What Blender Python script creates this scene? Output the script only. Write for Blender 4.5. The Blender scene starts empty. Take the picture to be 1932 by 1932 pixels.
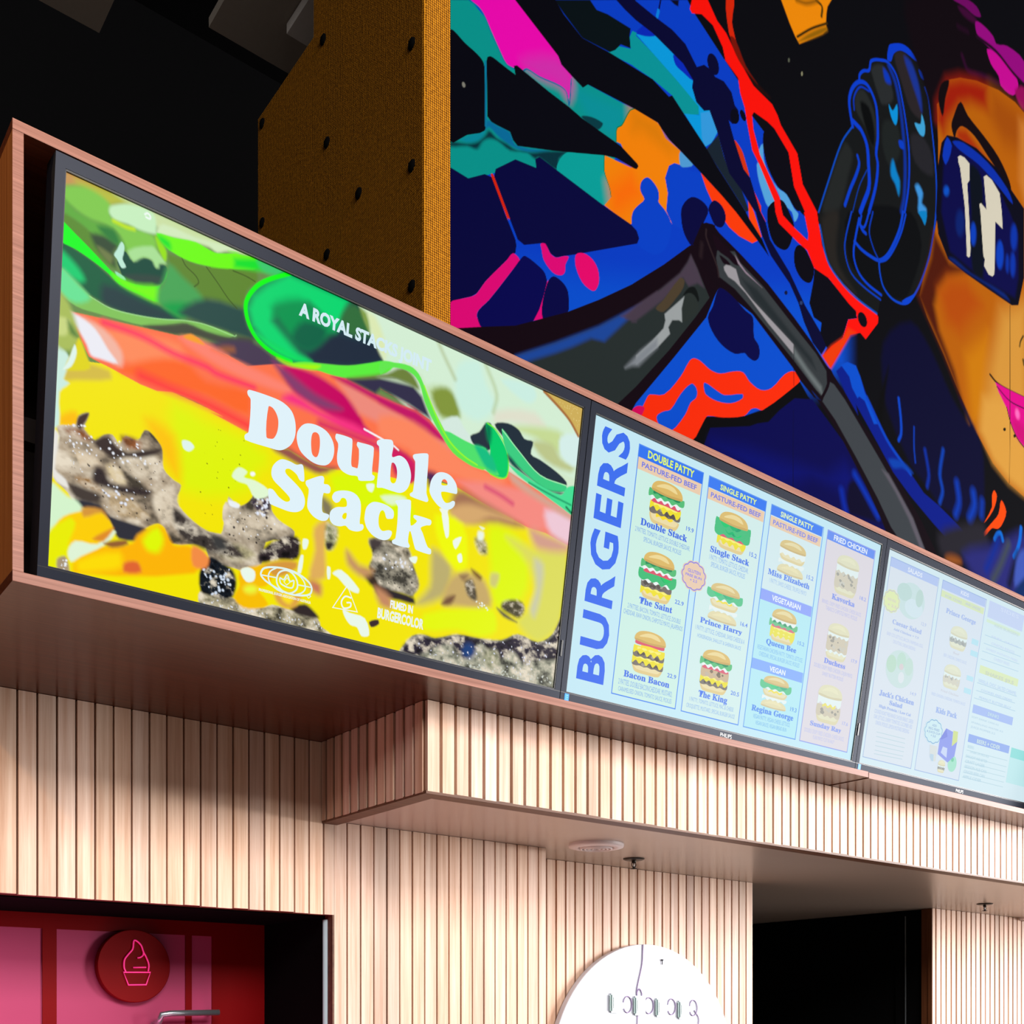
import bpy, bmesh, math, random
import numpy as np
from mathutils import Vector, Matrix

# ---------------------------------------------------------------- camera, world, light, exposure
S = bpy.context.scene
COL = S.collection
Z0 = 1.55                                   # eye height
cam = bpy.data.cameras.new('camera'); cam_o = bpy.data.objects.new('camera', cam); COL.objects.link(cam_o)
cam_o.location = (0, 0, Z0)
cam_o.rotation_euler = (math.pi / 2, 0, -0.664619)
cam.sensor_width = 36.0; cam.lens = 38.622; cam.shift_y = 0.49427
cam.clip_start = 0.05; cam.clip_end = 60
S.camera = cam_o
S.view_settings.view_transform = 'Standard'; S.view_settings.look = 'None'
S.view_settings.exposure = 0.0; S.view_settings.gamma = 1.0; S.view_settings.use_curve_mapping = False
W = bpy.data.worlds.new('world'); S.world = W; W.use_nodes = True
W.node_tree.nodes['Background'].inputs[0].default_value = (0.9, 0.95, 1.0, 1)
W.node_tree.nodes['Background'].inputs[1].default_value = 0.05


def area(name, loc, target, sx, sy, power, color):
    l = bpy.data.lights.new(name, 'AREA'); l.shape = 'RECTANGLE'; l.size = sx; l.size_y = sy
    l.energy = power; l.color = color
    o = bpy.data.objects.new(name, l); COL.objects.link(o); o.location = loc
    o.rotation_euler = (Vector(target) - Vector(loc)).to_track_quat('-Z', 'Y').to_euler()
    return o


area('shopfront_daylight', (13.0, -5.0, 2.9), (2.5, 2.6, 2.2), 9.0, 3.4, 3200, (1.0, 0.97, 0.96))
area('street_daylight', (0.5, -6.0, 5.5), (1.2, 2.6, 2.2), 7.0, 2.2, 860, (1.0, 0.95, 0.92))
sp = bpy.data.lights.new('warm_track_lamp', 'SPOT'); sp.energy = 170; sp.color = (1.0, 0.62, 0.28); sp.spot_size = 0.66; sp.spot_blend = 0.8; sp.shadow_soft_size = 0.08
sp_o = bpy.data.objects.new('warm_track_lamp', sp); COL.objects.link(sp_o); sp_o.location = (-1.6, 1.2, 4.4)
sp_o.rotation_euler = (Vector((0.5, 2.4, 2.9)) - Vector(sp_o.location)).to_track_quat('-Z', 'Y').to_euler()
try:
    S.cycles.max_bounces = 6; S.cycles.diffuse_bounces = 4; S.cycles.glossy_bounces = 3
    S.cycles.sample_clamp_indirect = 4.0
except Exception:
    pass


# ---------------------------------------------------------------- helpers
def lin(c):
    return tuple(((x / 255) / 12.92 if x / 255 <= 0.04045 else ((x / 255 + 0.055) / 1.055) ** 2.4) for x in c)


class NT:
    def __init__(s, name):
        s.m = bpy.data.materials.new(name); s.m.use_nodes = True; s.t = s.m.node_tree; s.b = s.t.nodes['Principled BSDF']

    def n(s, typ, **kw):
        x = s.t.nodes.new(typ)
        for k, v in kw.items():
            if k.startswith('i_'):
                x.inputs[k[2:].replace('_', ' ')].default_value = v
            else:
                setattr(x, k, v)
        return x

    def l(s, a, b):
        s.t.links.new(a, b)


def plain(name, col, rough=0.5, spec=0.5, metal=0.0, noise=0.0, nscale=40.0, bump=0.0):
    k = NT(name); c = lin(col)
    k.b.inputs['Roughness'].default_value = rough; k.b.inputs['Specular IOR Level'].default_value = spec
    k.b.inputs['Metallic'].default_value = metal
    tc = k.n('ShaderNodeTexCoord'); nz = k.n('ShaderNodeTexNoise'); nz.inputs['Scale'].default_value = nscale; nz.inputs['Detail'].default_value = 5
    k.l(tc.outputs['Object'], nz.inputs['Vector'])
    mr = k.n('ShaderNodeMapRange'); mr.inputs[3].default_value = 1 - noise; mr.inputs[4].default_value = 1 + noise
    k.l(nz.outputs[0], mr.inputs[0])
    mx = k.n('ShaderNodeVectorMath', operation='SCALE'); mx.inputs[0].default_value = c
    k.l(mr.outputs[0], mx.inputs['Scale']); k.l(mx.outputs[0], k.b.inputs['Base Color'])
    if bump:
        bp = k.n('ShaderNodeBump'); bp.inputs['Strength'].default_value = bump; bp.inputs['Distance'].default_value = 0.002
        k.l(nz.outputs[0], bp.inputs['Height']); k.l(bp.outputs[0], k.b.inputs['Normal'])
    return k.m


def wood(name, c1, c2, axis, rough=0.45, spec=0.4, tint=False, fine=1.0, coat=0.0):
    """grain stretched along axis; tint multiplies the per-slat colour attribute"""
    k = NT(name)
    k.b.inputs['Roughness'].default_value = rough; k.b.inputs['Specular IOR Level'].default_value = spec
    tc = k.n('ShaderNodeTexCoord'); mp = k.n('ShaderNodeMapping')
    sc = [60 * fine] * 3; sc[axis] = 1.6
    mp.inputs['Scale'].default_value = sc
    k.l(tc.outputs['Object'], mp.inputs['Vector'])
    vec = mp.outputs[0]
    if tint:
        at = k.n('ShaderNodeAttribute', attribute_name='tint')
        ad = k.n('ShaderNodeVectorMath', operation='MULTIPLY_ADD'); ad.inputs[1].default_value = (37, 19, 53)
        k.l(at.outputs['Color'], ad.inputs[0]); k.l(mp.outputs[0], ad.inputs[2]); vec = ad.outputs[0]
    n1 = k.n('ShaderNodeTexNoise'); n1.inputs['Scale'].default_value = 1.0; n1.inputs['Detail'].default_value = 6; n1.inputs['Roughness'].default_value = 0.65
    k.l(vec, n1.inputs['Vector'])
    cr = k.n('ShaderNodeValToRGB'); cr.color_ramp.elements[0].color = (*lin(c1), 1); cr.color_ramp.elements[1].color = (*lin(c2), 1)
    cr.color_ramp.elements[0].position = 0.3; cr.color_ramp.elements[1].position = 0.72
    k.l(n1.outputs[0], cr.inputs[0])
    if tint:
        mx = k.n('ShaderNodeMix', data_type='RGBA', blend_type='MULTIPLY'); mx.inputs[0].default_value = 1.0
        k.l(cr.outputs[0], mx.inputs[6]); k.l(at.outputs['Color'], mx.inputs[7]); k.l(mx.outputs[2], k.b.inputs['Base Color'])
    else:
        k.l(cr.outputs[0], k.b.inputs['Base Color'])
    if coat:
        k.b.inputs['Coat Weight'].default_value = coat; k.b.inputs['Coat Roughness'].default_value = 0.12
    return k.m


def attr_mat(name, emit, rough, spec, strength=1.0):
    k = NT(name)
    at = k.n('ShaderNodeAttribute', attribute_name='Col')
    k.b.inputs['Roughness'].default_value = rough; k.b.inputs['Specular IOR Level'].default_value = spec
    if emit:
        em = k.n('ShaderNodeEmission'); em.inputs['Strength'].default_value = strength; k.l(at.outputs['Color'], em.inputs['Color'])
        gl = k.n('ShaderNodeBsdfGlossy'); gl.inputs['Roughness'].default_value = rough; gl.inputs['Color'].default_value = (spec, spec, spec, 1)
        ad = k.n('ShaderNodeAddShader'); k.l(em.outputs[0], ad.inputs[0]); k.l(gl.outputs[0], ad.inputs[1])
        k.l(ad.outputs[0], k.t.nodes['Material Output'].inputs[0])
    else:
        k.l(at.outputs['Color'], k.b.inputs['Base Color'])
    return k.m


def tag(o, label=None, cat=None, group=None, kind=None):
    if label: o['label'] = label
    if cat: o['category'] = cat
    if group: o['group'] = group
    if kind: o['kind'] = kind
    return o


def empty(name, loc):
    o = bpy.data.objects.new(name, None); COL.objects.link(o); o.location = loc; o.empty_display_size = 0.1
    return o


def link(name, me, mat, parent=None, loc=(0, 0, 0), rot=(0, 0, 0)):
    o = bpy.data.objects.new(name, me); COL.objects.link(o)
    for m in (mat if isinstance(mat, (list, tuple)) else [mat]):
        me.materials.append(m)
    o.location = loc; o.rotation_euler = rot
    if parent: o.parent = parent
    return o


def box(bm, x0, x1, y0, y1, z0, z1, mi=0, tint=None, lay=None):
    v = [bm.verts.new(p) for p in ((x0, y0, z0), (x1, y0, z0), (x1, y1, z0), (x0, y1, z0), (x0, y0, z1), (x1, y0, z1), (x1, y1, z1), (x0, y1, z1))]
    for f in ((0, 3, 2, 1), (4, 5, 6, 7), (0, 1, 5, 4), (1, 2, 6, 5), (2, 3, 7, 6), (3, 0, 4, 7)):
        fc = bm.faces.new([v[i] for i in f]); fc.material_index = mi
        if lay is not None:
            for lp in fc.loops: lp[lay] = tint
    return v


def mesh(bm, name, smooth=False):
    me = bpy.data.meshes.new(name); bmesh.ops.recalc_face_normals(bm, faces=bm.faces[:]); bm.to_mesh(me); bm.free()
    if smooth:
        for p in me.polygons: p.use_smooth = True
    return me


def boxes(name, lst, mat, parent=None, bevel=0.0, off=(0, 0, 0)):
    bm = bmesh.new()
    for b in lst:
        box(bm, b[0] - off[0], b[1] - off[0], b[2] - off[1], b[3] - off[1], b[4] - off[2], b[5] - off[2], b[6] if len(b) > 6 else 0)
    if bevel:
        bmesh.ops.bevel(bm, geom=bm.edges[:], offset=bevel, segments=2, affect='EDGES', profile=0.6)
    if isinstance(mat, list) and len(mat) == 2 and mat[1] is M_litband:
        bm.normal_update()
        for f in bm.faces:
            if f.normal.y < -0.5: f.material_index = 1  # front-facing sides get the lit-coloured copy
    return link(name, mesh(bm, name), mat, parent)


def lathe(bm, prof, n=40, mi=0):
    """revolve (r, z) points about z"""
    rings = []
    for r, z in prof:
        rings.append([bm.verts.new((r * math.cos(2 * math.pi * i / n), r * math.sin(2 * math.pi * i / n), z)) for i in range(n)] if r > 1e-6 else [bm.verts.new((0, 0, z))])
    for a, b in zip(rings, rings[1:]):
        for i in range(n):
            j = (i + 1) % n
            if len(a) == 1 and len(b) == 1: continue
            if len(a) == 1: f = bm.faces.new((a[0], b[i], b[j]))
            elif len(b) == 1: f = bm.faces.new((a[i], b[0], a[j]))
            else: f = bm.faces.new((a[i], b[i], b[j], a[j]))
            f.material_index = mi


def tube(bm, pts, r, n=8, closed=False):
    P = [Vector(p) for p in pts]; rings = []
    m = len(P)
    for i in range(m):
        if closed: t = P[(i + 1) % m] - P[i - 1]
        else: t = P[min(i + 1, m - 1)] - P[max(i - 1, 0)]
        t.normalize()
        a = t.cross(Vector((0, 1, 0.013)));
        if a.length < 1e-4: a = t.cross(Vector((1, 0, 0)))
        a.normalize(); b = t.cross(a)
        rings.append([bm.verts.new(P[i] + r * (math.cos(2 * math.pi * k / n) * a + math.sin(2 * math.pi * k / n) * b)) for k in range(n)])
    seq = list(zip(rings, rings[1:])) + ([(rings[-1], rings[0])] if closed else [])
    for A, B in seq:
        for k in range(n):
            bm.faces.new((A[k], A[(k + 1) % n], B[(k + 1) % n], B[k]))
    if not closed:
        bm.faces.new(rings[0][::-1]); bm.faces.new(rings[-1])


def smooth_path(P, closed, sub=4):
    P = np.asarray(P, float); n = len(P)
    if n < 3: return P
    out = []
    for i in range(n if closed else n - 1):
        if closed: p0, p1, p2, p3 = P[i - 1], P[i], P[(i + 1) % n], P[(i + 2) % n]
        else: p0, p1, p2, p3 = P[max(i - 1, 0)], P[i], P[i + 1], P[min(i + 2, n - 1)]
        # centripetal weights keep long/short neighbours from overshooting
        d1 = max(np.hypot(*(p2 - p1)), 1e-9); d0 = max(np.hypot(*(p1 - p0)), 1e-9); d2 = max(np.hypot(*(p3 - p2)), 1e-9)
        m1 = (p2 - p0) / (d0 + d1) * d1; m2 = (p3 - p1) / (d1 + d2) * d1
        for k in range(sub):
            t = k / sub; h = t * t * t; g = t * t
            out.append((2 * h - 3 * g + 1) * p1 + (h - 2 * g + t) * m1 + (3 * g - 2 * h) * p2 + (h - g) * m2)
    if not closed: out.append(P[-1])
    return np.array(out)


# ---------------------------------------------------------------- painter (fills a fine vertex grid with flat artwork colours)
def vnoise(x, y, seed=0):
    def hsh(a, b):
        h = (a.astype(np.int64) * 374761393 + b.astype(np.int64) * 668265263 + seed * 1442695) & 0xffffffff
        h = ((h ^ (h >> 13)) * 1274126177) & 0xffffffff
        return ((h ^ (h >> 16)) & 0xffff) / 65535.0
    tot = 0; amp = 0.55; s = 0
    for o in range(4):
        xi = np.floor(x); yi = np.floor(y); fx = x - xi; fy = y - yi; fx = fx * fx * (3 - 2 * fx); fy = fy * fy * (3 - 2 * fy)
        a = hsh(xi, yi); b = hsh(xi + 1, yi); c = hsh(xi, yi + 1); e = hsh(xi + 1, yi + 1)
        tot = tot + amp * (a * (1 - fx) * (1 - fy) + b * fx * (1 - fy) + c * (1 - fx) * fy + e * fx * fy); s += amp
        x = x * 2.03 + 17.1; y = y * 2.03 + 5.7; amp *= 0.55
    return tot / s


class Canvas:
    def __init__(s, U, V, base):
        s.U = U.astype(np.float32); s.V = V.astype(np.float32)
        s.C = np.empty(U.shape + (3,), np.float32); s.C[:] = base
        s.ulo = s.U.min(0); s.uhi = s.U.max(0); s.vlo = s.V.min(1); s.vhi = s.V.max(1); s.rng = random.Random(5)

    def win(s, lo, hi):
        c = np.nonzero((s.uhi >= lo[0]) & (s.ulo <= hi[0]))[0]; r = np.nonzero((s.vhi >= lo[1]) & (s.vlo <= hi[1]))[0]
        if len(c) == 0 or len(r) == 0: return None
        return slice(r[0], r[-1] + 1), slice(c[0], c[-1] + 1)

    def field(s, rings, closed, pad):
        allp = np.concatenate(rings); w = s.win(allp.min(0) - pad, allp.max(0) + pad)
        if w is None: return None
        u = s.U[w]; v = s.V[w]; d2 = np.full(u.shape, 1e9, np.float32); ins = np.zeros(u.shape, bool)
        for R in rings:
            R = R.astype(np.float32); n = len(R)
            for i in range(n if closed else n - 1):
                ax, ay = R[i]; bx, by = R[(i + 1) % n]; ex = bx - ax; ey = by - ay; L = ex * ex + ey * ey + 1e-12
                px = u - ax; py = v - ay
                t = np.clip((px * ex + py * ey) / L, 0, 1); qx = px - t * ex; qy = py - t * ey
                np.minimum(d2, qx * qx + qy * qy, out=d2)
                if closed and ay != by:
                    ins ^= ((ay > v) != (by > v)) & (px < ex * (v - ay) / (by - ay))
        d = np.sqrt(d2)
        return w, np.where(ins, d, -d) if closed else d

    def put(s, w, a, col, n=None):
        c = np.array(lin(col), np.float32)
        if n:
            q = vnoise(s.U[w] / n[1], s.V[w] / n[1] * 1.3, 3)
            t = np.clip((q - 0.5) * 4.2 * n[0], -1, 1)[..., None]
            m = np.where(t < 0, c * (1 + t * 0.86), c + (np.array(lin((238, 226, 204)), np.float32) - c) * t * 0.9)
        else: m = c
        a = a[..., None]; s.C[w] = s.C[w] * (1 - a) + m * a

    def run(s, text):
        vec = []
        for ln in text.strip().split('\n'):
            head, body = ln.split(' | ', 1); h = head.split(); kind = h[0]
            if kind in 'vlT': vec.append((h, body)); continue
            col = tuple(map(int, h[1].split(','))); o = dict(x.split('=') for x in h[2:] if '=' in x); linear = 'l' in h
            rings = [np.array([[int(c) / 2000 for c in p.split(',')] for p in r.split()]) for r in body.split(' ; ')]
            f = int(o.get('f', 2)) / 2000
            if kind == 'k':
                P = rings[0]; lo = P.min(0); hi = P.max(0); n = int(o['n']); r0 = int(o['r']) / 2000
                for _ in range(n):
                    for _t in range(20):
                        c = np.array([s.rng.uniform(lo[0], hi[0]), s.rng.uniform(lo[1], hi[1])]); ins = False
                        for i in range(len(P)):
                            a, b = P[i], P[(i + 1) % len(P)]
                            if (a[1] > c[1]) != (b[1] > c[1]) and c[0] < (b[0] - a[0]) * (c[1] - a[1]) / (b[1] - a[1]) + a[0]: ins = not ins
                        if ins: break
                    rr = r0 * s.rng.uniform(0.5, 2.0); q = s.rng.uniform(0.5, 1.0); w = s.win(c - 2 * rr, c + 2 * rr)
                    if w is None: continue
                    an = s.rng.uniform(0, 3.1); du = s.U[w] - c[0]; dv = s.V[w] - c[1]
                    x = du * math.cos(an) + dv * math.sin(an); y = (dv * math.cos(an) - du * math.sin(an)) / q
                    a = np.clip((rr - np.sqrt(x * x + y * y)) / (0.6 * rr), 0, 1); s.put(w, a, col)
                continue
            if kind == 'd':
                P = smooth_path(rings[0], False); hw = int(o['w']) / 4000; fd = s.field([P], False, hw + f)
                if fd is None: continue
                s.put(fd[0], np.clip((hw - fd[1]) / max(f, 1e-5) + 0.5, 0, 1), col); continue
            if not linear: rings = [smooth_path(r, True, 3) for r in rings]
            fd = s.field(rings, True, f)
            if fd is None: continue
            a = np.clip(fd[1] / max(f, 1e-5) + 0.5, 0, 1)
            if f > 0.006: a = a * a * (3 - 2 * a)
            n = [float(x) for x in o['n'].split(',')] if 'n' in o else None
            if n: n[1] = n[1] / 2000 * 1.0
            s.put(fd[0], a, col, n)
        return vec


def grid_mesh(name, X, Y, Z, C):
    """rows x cols vertices with colours"""
    r, c = X.shape; me = bpy.data.meshes.new(name)
    co = np.stack([X, Y, Z], -1).reshape(-1).astype(np.float32)
    idx = np.arange(r * c).reshape(r, c)
    q = np.stack([idx[:-1, :-1], idx[:-1, 1:], idx[1:, 1:], idx[1:, :-1]], -1).reshape(-1).astype(np.int32)
    me.vertices.add(r * c); me.vertices.foreach_set('co', co)
    nf = (r - 1) * (c - 1); me.loops.add(nf * 4); me.loops.foreach_set('vertex_index', q)
    me.polygons.add(nf); me.polygons.foreach_set('loop_start', np.arange(0, nf * 4, 4, dtype=np.int32))
    me.update(calc_edges=True)
    at = me.attributes.new('Col', 'FLOAT_COLOR', 'POINT')
    at.data.foreach_set('color', np.concatenate([C.reshape(-1, 3), np.ones((r * c, 1), np.float32)], 1).reshape(-1).astype(np.float32))
    return me


class Print:
    """flat printed layers: polygons in (u right, v down) metres, each with its colour, stacked a hair apart"""
    def __init__(s):
        s.v = []; s.f = []; s.c = []; s.step = 0.00003

    def add(s, pts, faces, col, lev):
        b = len(s.v); w = -lev * s.step
        s.v += [(p[0], w, -p[1]) for p in pts]
        for f in faces: s.f.append([b + i for i in f]); s.c.append(lin(col))

    def rect(s, a, b, col, lev):
        s.add([(a[0], a[1]), (b[0], a[1]), (b[0], b[1]), (a[0], b[1])], [(3, 2, 1, 0)], col, lev)

    def poly(s, rings, col, lev):
        cu = bpy.data.curves.new('c', 'CURVE'); cu.dimensions = '2D'; cu.fill_mode = 'BOTH'
        for R in rings:
            sp_ = cu.splines.new('POLY'); sp_.points.add(len(R) - 1); sp_.use_cyclic_u = True
            for i, p in enumerate(R): sp_.points[i].co = (p[0], -p[1], 0, 1)
        s.curve(cu, col, lev, lambda x, y: (x, -y))

    def curve(s, cu, col, lev, fn):
        o = bpy.data.objects.new('c', cu); me = o.to_mesh()
        pts = [fn(v.co.x, v.co.y) for v in me.vertices]
        s.add(pts, [tuple(p.vertices) for p in me.polygons], col, lev)
        o.to_mesh_clear(); bpy.data.objects.remove(o); bpy.data.curves.remove(cu)

    def line(s, P, w, col, lev, closed=False):
        P = np.asarray(P); n = len(P); L = []; R = []
        for i in range(n):
            t = (P[(i + 1) % n] - P[i - 1]) if closed else (P[min(i + 1, n - 1)] - P[max(i - 1, 0)])
            t = t / (np.hypot(*t) + 1e-12); nn = np.array([-t[1], t[0]]) * w / 2; L.append(P[i] + nn); R.append(P[i] - nn)
        m = n if closed else n - 1
        s.add(L + R, [(i, (i + 1) % n, n + (i + 1) % n, n + i) for i in range(m)], col, lev)

    def text(s, body, a, b, c, font, off, col, lev):
        """a baseline start, b baseline end, c a point at cap height above the start"""
        a = np.array(a); b = np.array(b); c = np.array(c)
        dx = b - a
        if font == 'x':
            pass
        horiz = abs(dx[0]) > abs(dx[1])
        if horiz: wd = abs(dx[0]); e1 = np.array([1.0, 0]); e2 = np.array([0, -1.0]); a = np.array([a[0], (a[1] + b[1]) / 2]); cap = abs(c[1] - a[1]) if abs(c[1] - a[1]) > 0 else 0.01
        else: wd = abs(dx[1]); e1 = np.array([0, -1.0]); e2 = np.array([-1.0, 0]); cap = abs(c[0] - a[0])
        if font == 's':
            body = ''.join(chr(0x1D400 + ord(x) - 65) if 'A' <= x <= 'Z' else chr(0x1D41A + ord(x) - 97) if 'a' <= x <= 'z' else x for x in body)
        cu = bpy.data.curves.new('t', 'FONT'); cu.body = body; cu.size = 1.0; cu.offset = off; cu.space_character = 1.14 if body == 'BURGERS' else 1.0; cu.resolution_u = 3 if cap > 0.02 else 2
        o = bpy.data.objects.new('t', cu); me = o.to_mesh()
        if len(me.vertices):
            xs = [v.co.x for v in me.vertices]; x0, x1 = min(xs), max(xs); H = 0.70 if font != 's' else 0.69
            sx = wd / (x1 - x0); sy = cap / H
            pts = [tuple(a + e1 * (v.co.x - x0) * sx + e2 * v.co.y * sy) for v in me.vertices]
            s.add(pts, [tuple(p.vertices) for p in me.polygons], col, lev)
        o.to_mesh_clear(); bpy.data.objects.remove(o); bpy.data.curves.remove(cu)

    def mesh(s, name):
        me = bpy.data.meshes.new(name); me.from_pydata(s.v, [], s.f); me.update()
        cols = []
        for p, c in zip(me.polygons, s.c): cols += [(*c, 1.0)] * p.loop_total
        at = me.color_attributes.new('Col', 'FLOAT_COLOR', 'CORNER'); at.data.foreach_set('color', np.array(cols, np.float32).reshape(-1))
        return me


def mixc(a, b, t): return tuple(x + (y - x) * t for x, y in zip(a, b))


def burger(pr, spec, pale, a, b, lev, seed):
    """small menu picture of a burger: bun, fillings from top to bottom, bun"""
    rng = random.Random(seed); x0, y0 = a; x1, y1 = b; w = x1 - x0; h = y1 - y0; cx = (x0 + x1) / 2
    bg = (214, 234, 236)
    P = lambda c: mixc(c, bg, pale)  # pale mixes a painted glare wash into the picture colours
    hts = dict(b=.30, p=.30, M=.20, l=.10, L=.14, w=.08, t=.07, c=.10, y=.07, m=.13, k=.20, W=.08)
    tot = sum(hts[q] for q in spec); y = y0; L = lev
    def wavy(yt, yb, ext, amp, n, col, up=0.0):
        nonlocal L
        top = [(cx - w / 2 * ext + w * ext * i / 16, yt + up * math.sin(i) * amp) for i in range(17)]
        bot = [(cx + w / 2 * ext - w * ext * i / n, yb + (amp if i % 2 else -amp * .3) * rng.uniform(.5, 1.2)) for i in range(n + 1)]
        pr.poly([smooth_path(top + bot, True, 3)], P(col), L); L += 1
    # bun bottom first, then fillings upwards so upper ones overlap
    ys = []
    for q in spec:
        hh = hts[q] / tot * h; ys.append((q, y, y + hh)); y += hh
    for q, yt, yb in reversed(ys):
        m = (yb - yt)
        if q == 'M':
            pts = [(cx - w * .44, yt - m * .25), (cx + w * .44, yt - m * .1), (cx + w * .43, yt + m * .4), (cx + w * .34, yb - m * .08), (cx, yb), (cx - w * .34, yb - m * .08), (cx - w * .43, yt + m * .4)]
            pr.poly([smooth_path(pts, True, 4)], P((228, 204, 140)), L); L += 1
            pr.poly([smooth_path([(p[0] * .9 + cx * .1, yt + (p[1] - yt) * .6) for p in pts], True, 4)], P((238, 222, 170)), L); L += 1
        elif q in 'bp':
            base = (222, 186, 104) if q == 'b' else (232, 216, 160)
            pts = [(cx - w * .46, yb - m * .05), (cx - w * .44, yt + m * .5), (cx - w * .30, yt + m * .15), (cx, yt), (cx + w * .30, yt + m * .15), (cx + w * .44, yt + m * .5), (cx + w * .46, yb - m * .05), (cx, yb + m * .08)]
            pr.poly([smooth_path(pts, True, 4)], P(base), L); L += 1
            pr.poly([smooth_path([(cx - w * .34, yt + m * .62), (cx - w * .1, yt + m * .2), (cx + w * .18, yt + m * .22), (cx + w * .3, yt + m * .6), (cx, yt + m * .5)], True, 4)], P(mixc(base, (246, 230, 170), .7)), L); L += 1
            pr.poly([smooth_path([(cx - w * .45, yb - m * .16), (cx, yb - m * .06), (cx + w * .45, yb - m * .16), (cx + w * .44, yb), (cx, yb + m * .1), (cx - w * .44, yb)], True, 4)], P(mixc(base, (170, 130, 70), .35)), L); L += 1
        elif q == 'l':
            wavy(yt - m * .3, yb + m * .2, 1.06, m * .5, 9, (86, 190, 120)); wavy(yt - m * .2, yt + m * .5, .8, m * .3, 7, (30, 140, 90))
        elif q == 'L':
            wavy(yt - m * .4, yb + m * .25, 1.14, m * .5, 8, (60, 190, 120))
            for k in range(3):
                ex = cx + w * rng.uniform(-.3, .3); pr.poly([smooth_path([(ex - w * .14, yt + m * .1), (ex, yt - m * .5), (ex + w * .15, yt + m * .2), (ex, yb - m * .1)], True, 4)], P((20, 160 + 20 * k, 105)), L); L += 1
        elif q in 'wW': wavy(yt - m * .2, yb, .9, m * .7, 9, (236, 246, 244))
        elif q == 't': wavy(yt - m * .2, yb + m * .1, .86, m * .15, 4, (222, 84, 110))
        elif q == 'y': wavy(yt, yb, .5, m * .6, 5, (250, 222, 40))
        elif q == 'c': wavy(yt - m * .2, yb + m * .3, .92, m * .8, 9, (240, 226, 46)); wavy(yt + m * .1, yt + m * .5, .7, m * .3, 7, (250, 240, 120))
        elif q in 'mk':
            col = (120, 112, 104) if q == 'm' else (206, 178, 142)
            wavy(yt - m * .15, yb + m * .1, .92, m * .2, 8, col)
            for k in range(9):
                ex = cx + w * rng.uniform(-.38, .38); ey = yt + m * rng.uniform(.15, .85); r = w * rng.uniform(.03, .07)
                pr.poly([smooth_path([(ex - r, ey), (ex, ey - r * .7), (ex + r, ey), (ex, ey + r * .7)], True, 3)], P(mixc(col, rng.choice([(60, 52, 50), (190, 180, 168), (70, 60, 56)]), .6)), L); L += 1
    return L


def scallop(c, rx, ry, n=11, k=.09, m=6):
    return np.array([(c[0] + rx * (1 - k + k * abs(math.sin(n * t / 2)) * 1.0) * math.cos(t), c[1] + ry * (1 - k + k * abs(math.sin(n * t / 2))) * math.sin(t)) for t in [2 * math.pi * i / (n * m) for i in range(n * m)]])


def print_layers(pr, items, lev0=1):
    lev = lev0; seed = 0
    for h, body in items:
        kind = h[0]; seed += 1
        if kind == 'T':
            pts, txt = body.split(' ; ', 1); p = [[int(c) / 2000 for c in q.split(',')] for q in pts.split()]
            pr.text(txt, p[0], p[1], p[2], h[2], float(h[3]), tuple(map(int, h[1].split(','))), lev + 12); continue
        if kind == 'b':
            p = [[int(c) / 2000 for c in q.split(',')] for q in body.split()]
            burger(pr, h[1], float(h[2]), p[0], p[1], lev0 + 22, seed); continue
        col = tuple(map(int, h[1].split(',')))
        if kind in 'rfgo':
            p = [[int(c) / 2000 for c in q.split(',')] for q in body.split()]
            if kind == 'r': pr.rect(p[0], p[1], col, lev); lev += 1
            elif kind == 'f':
                w = float(h[2][2:]) / 1000
                a, b = p; w2 = w
                for q in (((a[0], a[1]), (b[0], a[1] + w2)), ((a[0], b[1] - w2), (b[0], b[1])), ((a[0], a[1]), (a[0] + w2, b[1])), ((b[0] - w2, a[1]), (b[0], b[1]))): pr.rect(q[0], q[1], col, lev + 8)
            elif kind == 'g':
                pr.poly([scallop(p[0], *p[1])], col, lev + 9)
                pr.line(scallop(p[0], p[1][0] * .9, p[1][1] * .9), 0.0028, tuple(map(int, h[2].split(','))), lev + 10, True)
            elif kind == 'o':
                lev += 1
                pr.poly([np.array([(p[0][0] + p[1][0] * math.cos(t), p[0][1] + p[1][1] * math.sin(t)) for t in np.linspace(0, 2 * math.pi, 28, endpoint=False)])], col, lev)
            continue
        rings = [np.array([[int(c) / 2000 for c in q.split(',')] for q in r.split()]) for r in body.split(' ; ')]
        if kind == 'v': pr.poly([smooth_path(r, True, 4) for r in rings], col, lev + 3)
        elif kind == 'p': lev += 1; pr.poly(rings, col, lev + 12)
        elif kind == 'l':
            w = int([x for x in h if x.startswith('w=')][0][2:]) / 2000; cl = 'c' in h; P = rings[0]
            if len(P) > 4 or (len(P) > 3 and not cl): P = smooth_path(P, cl, 5)
            pr.line(P, w, col, lev + 3, cl)


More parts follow.
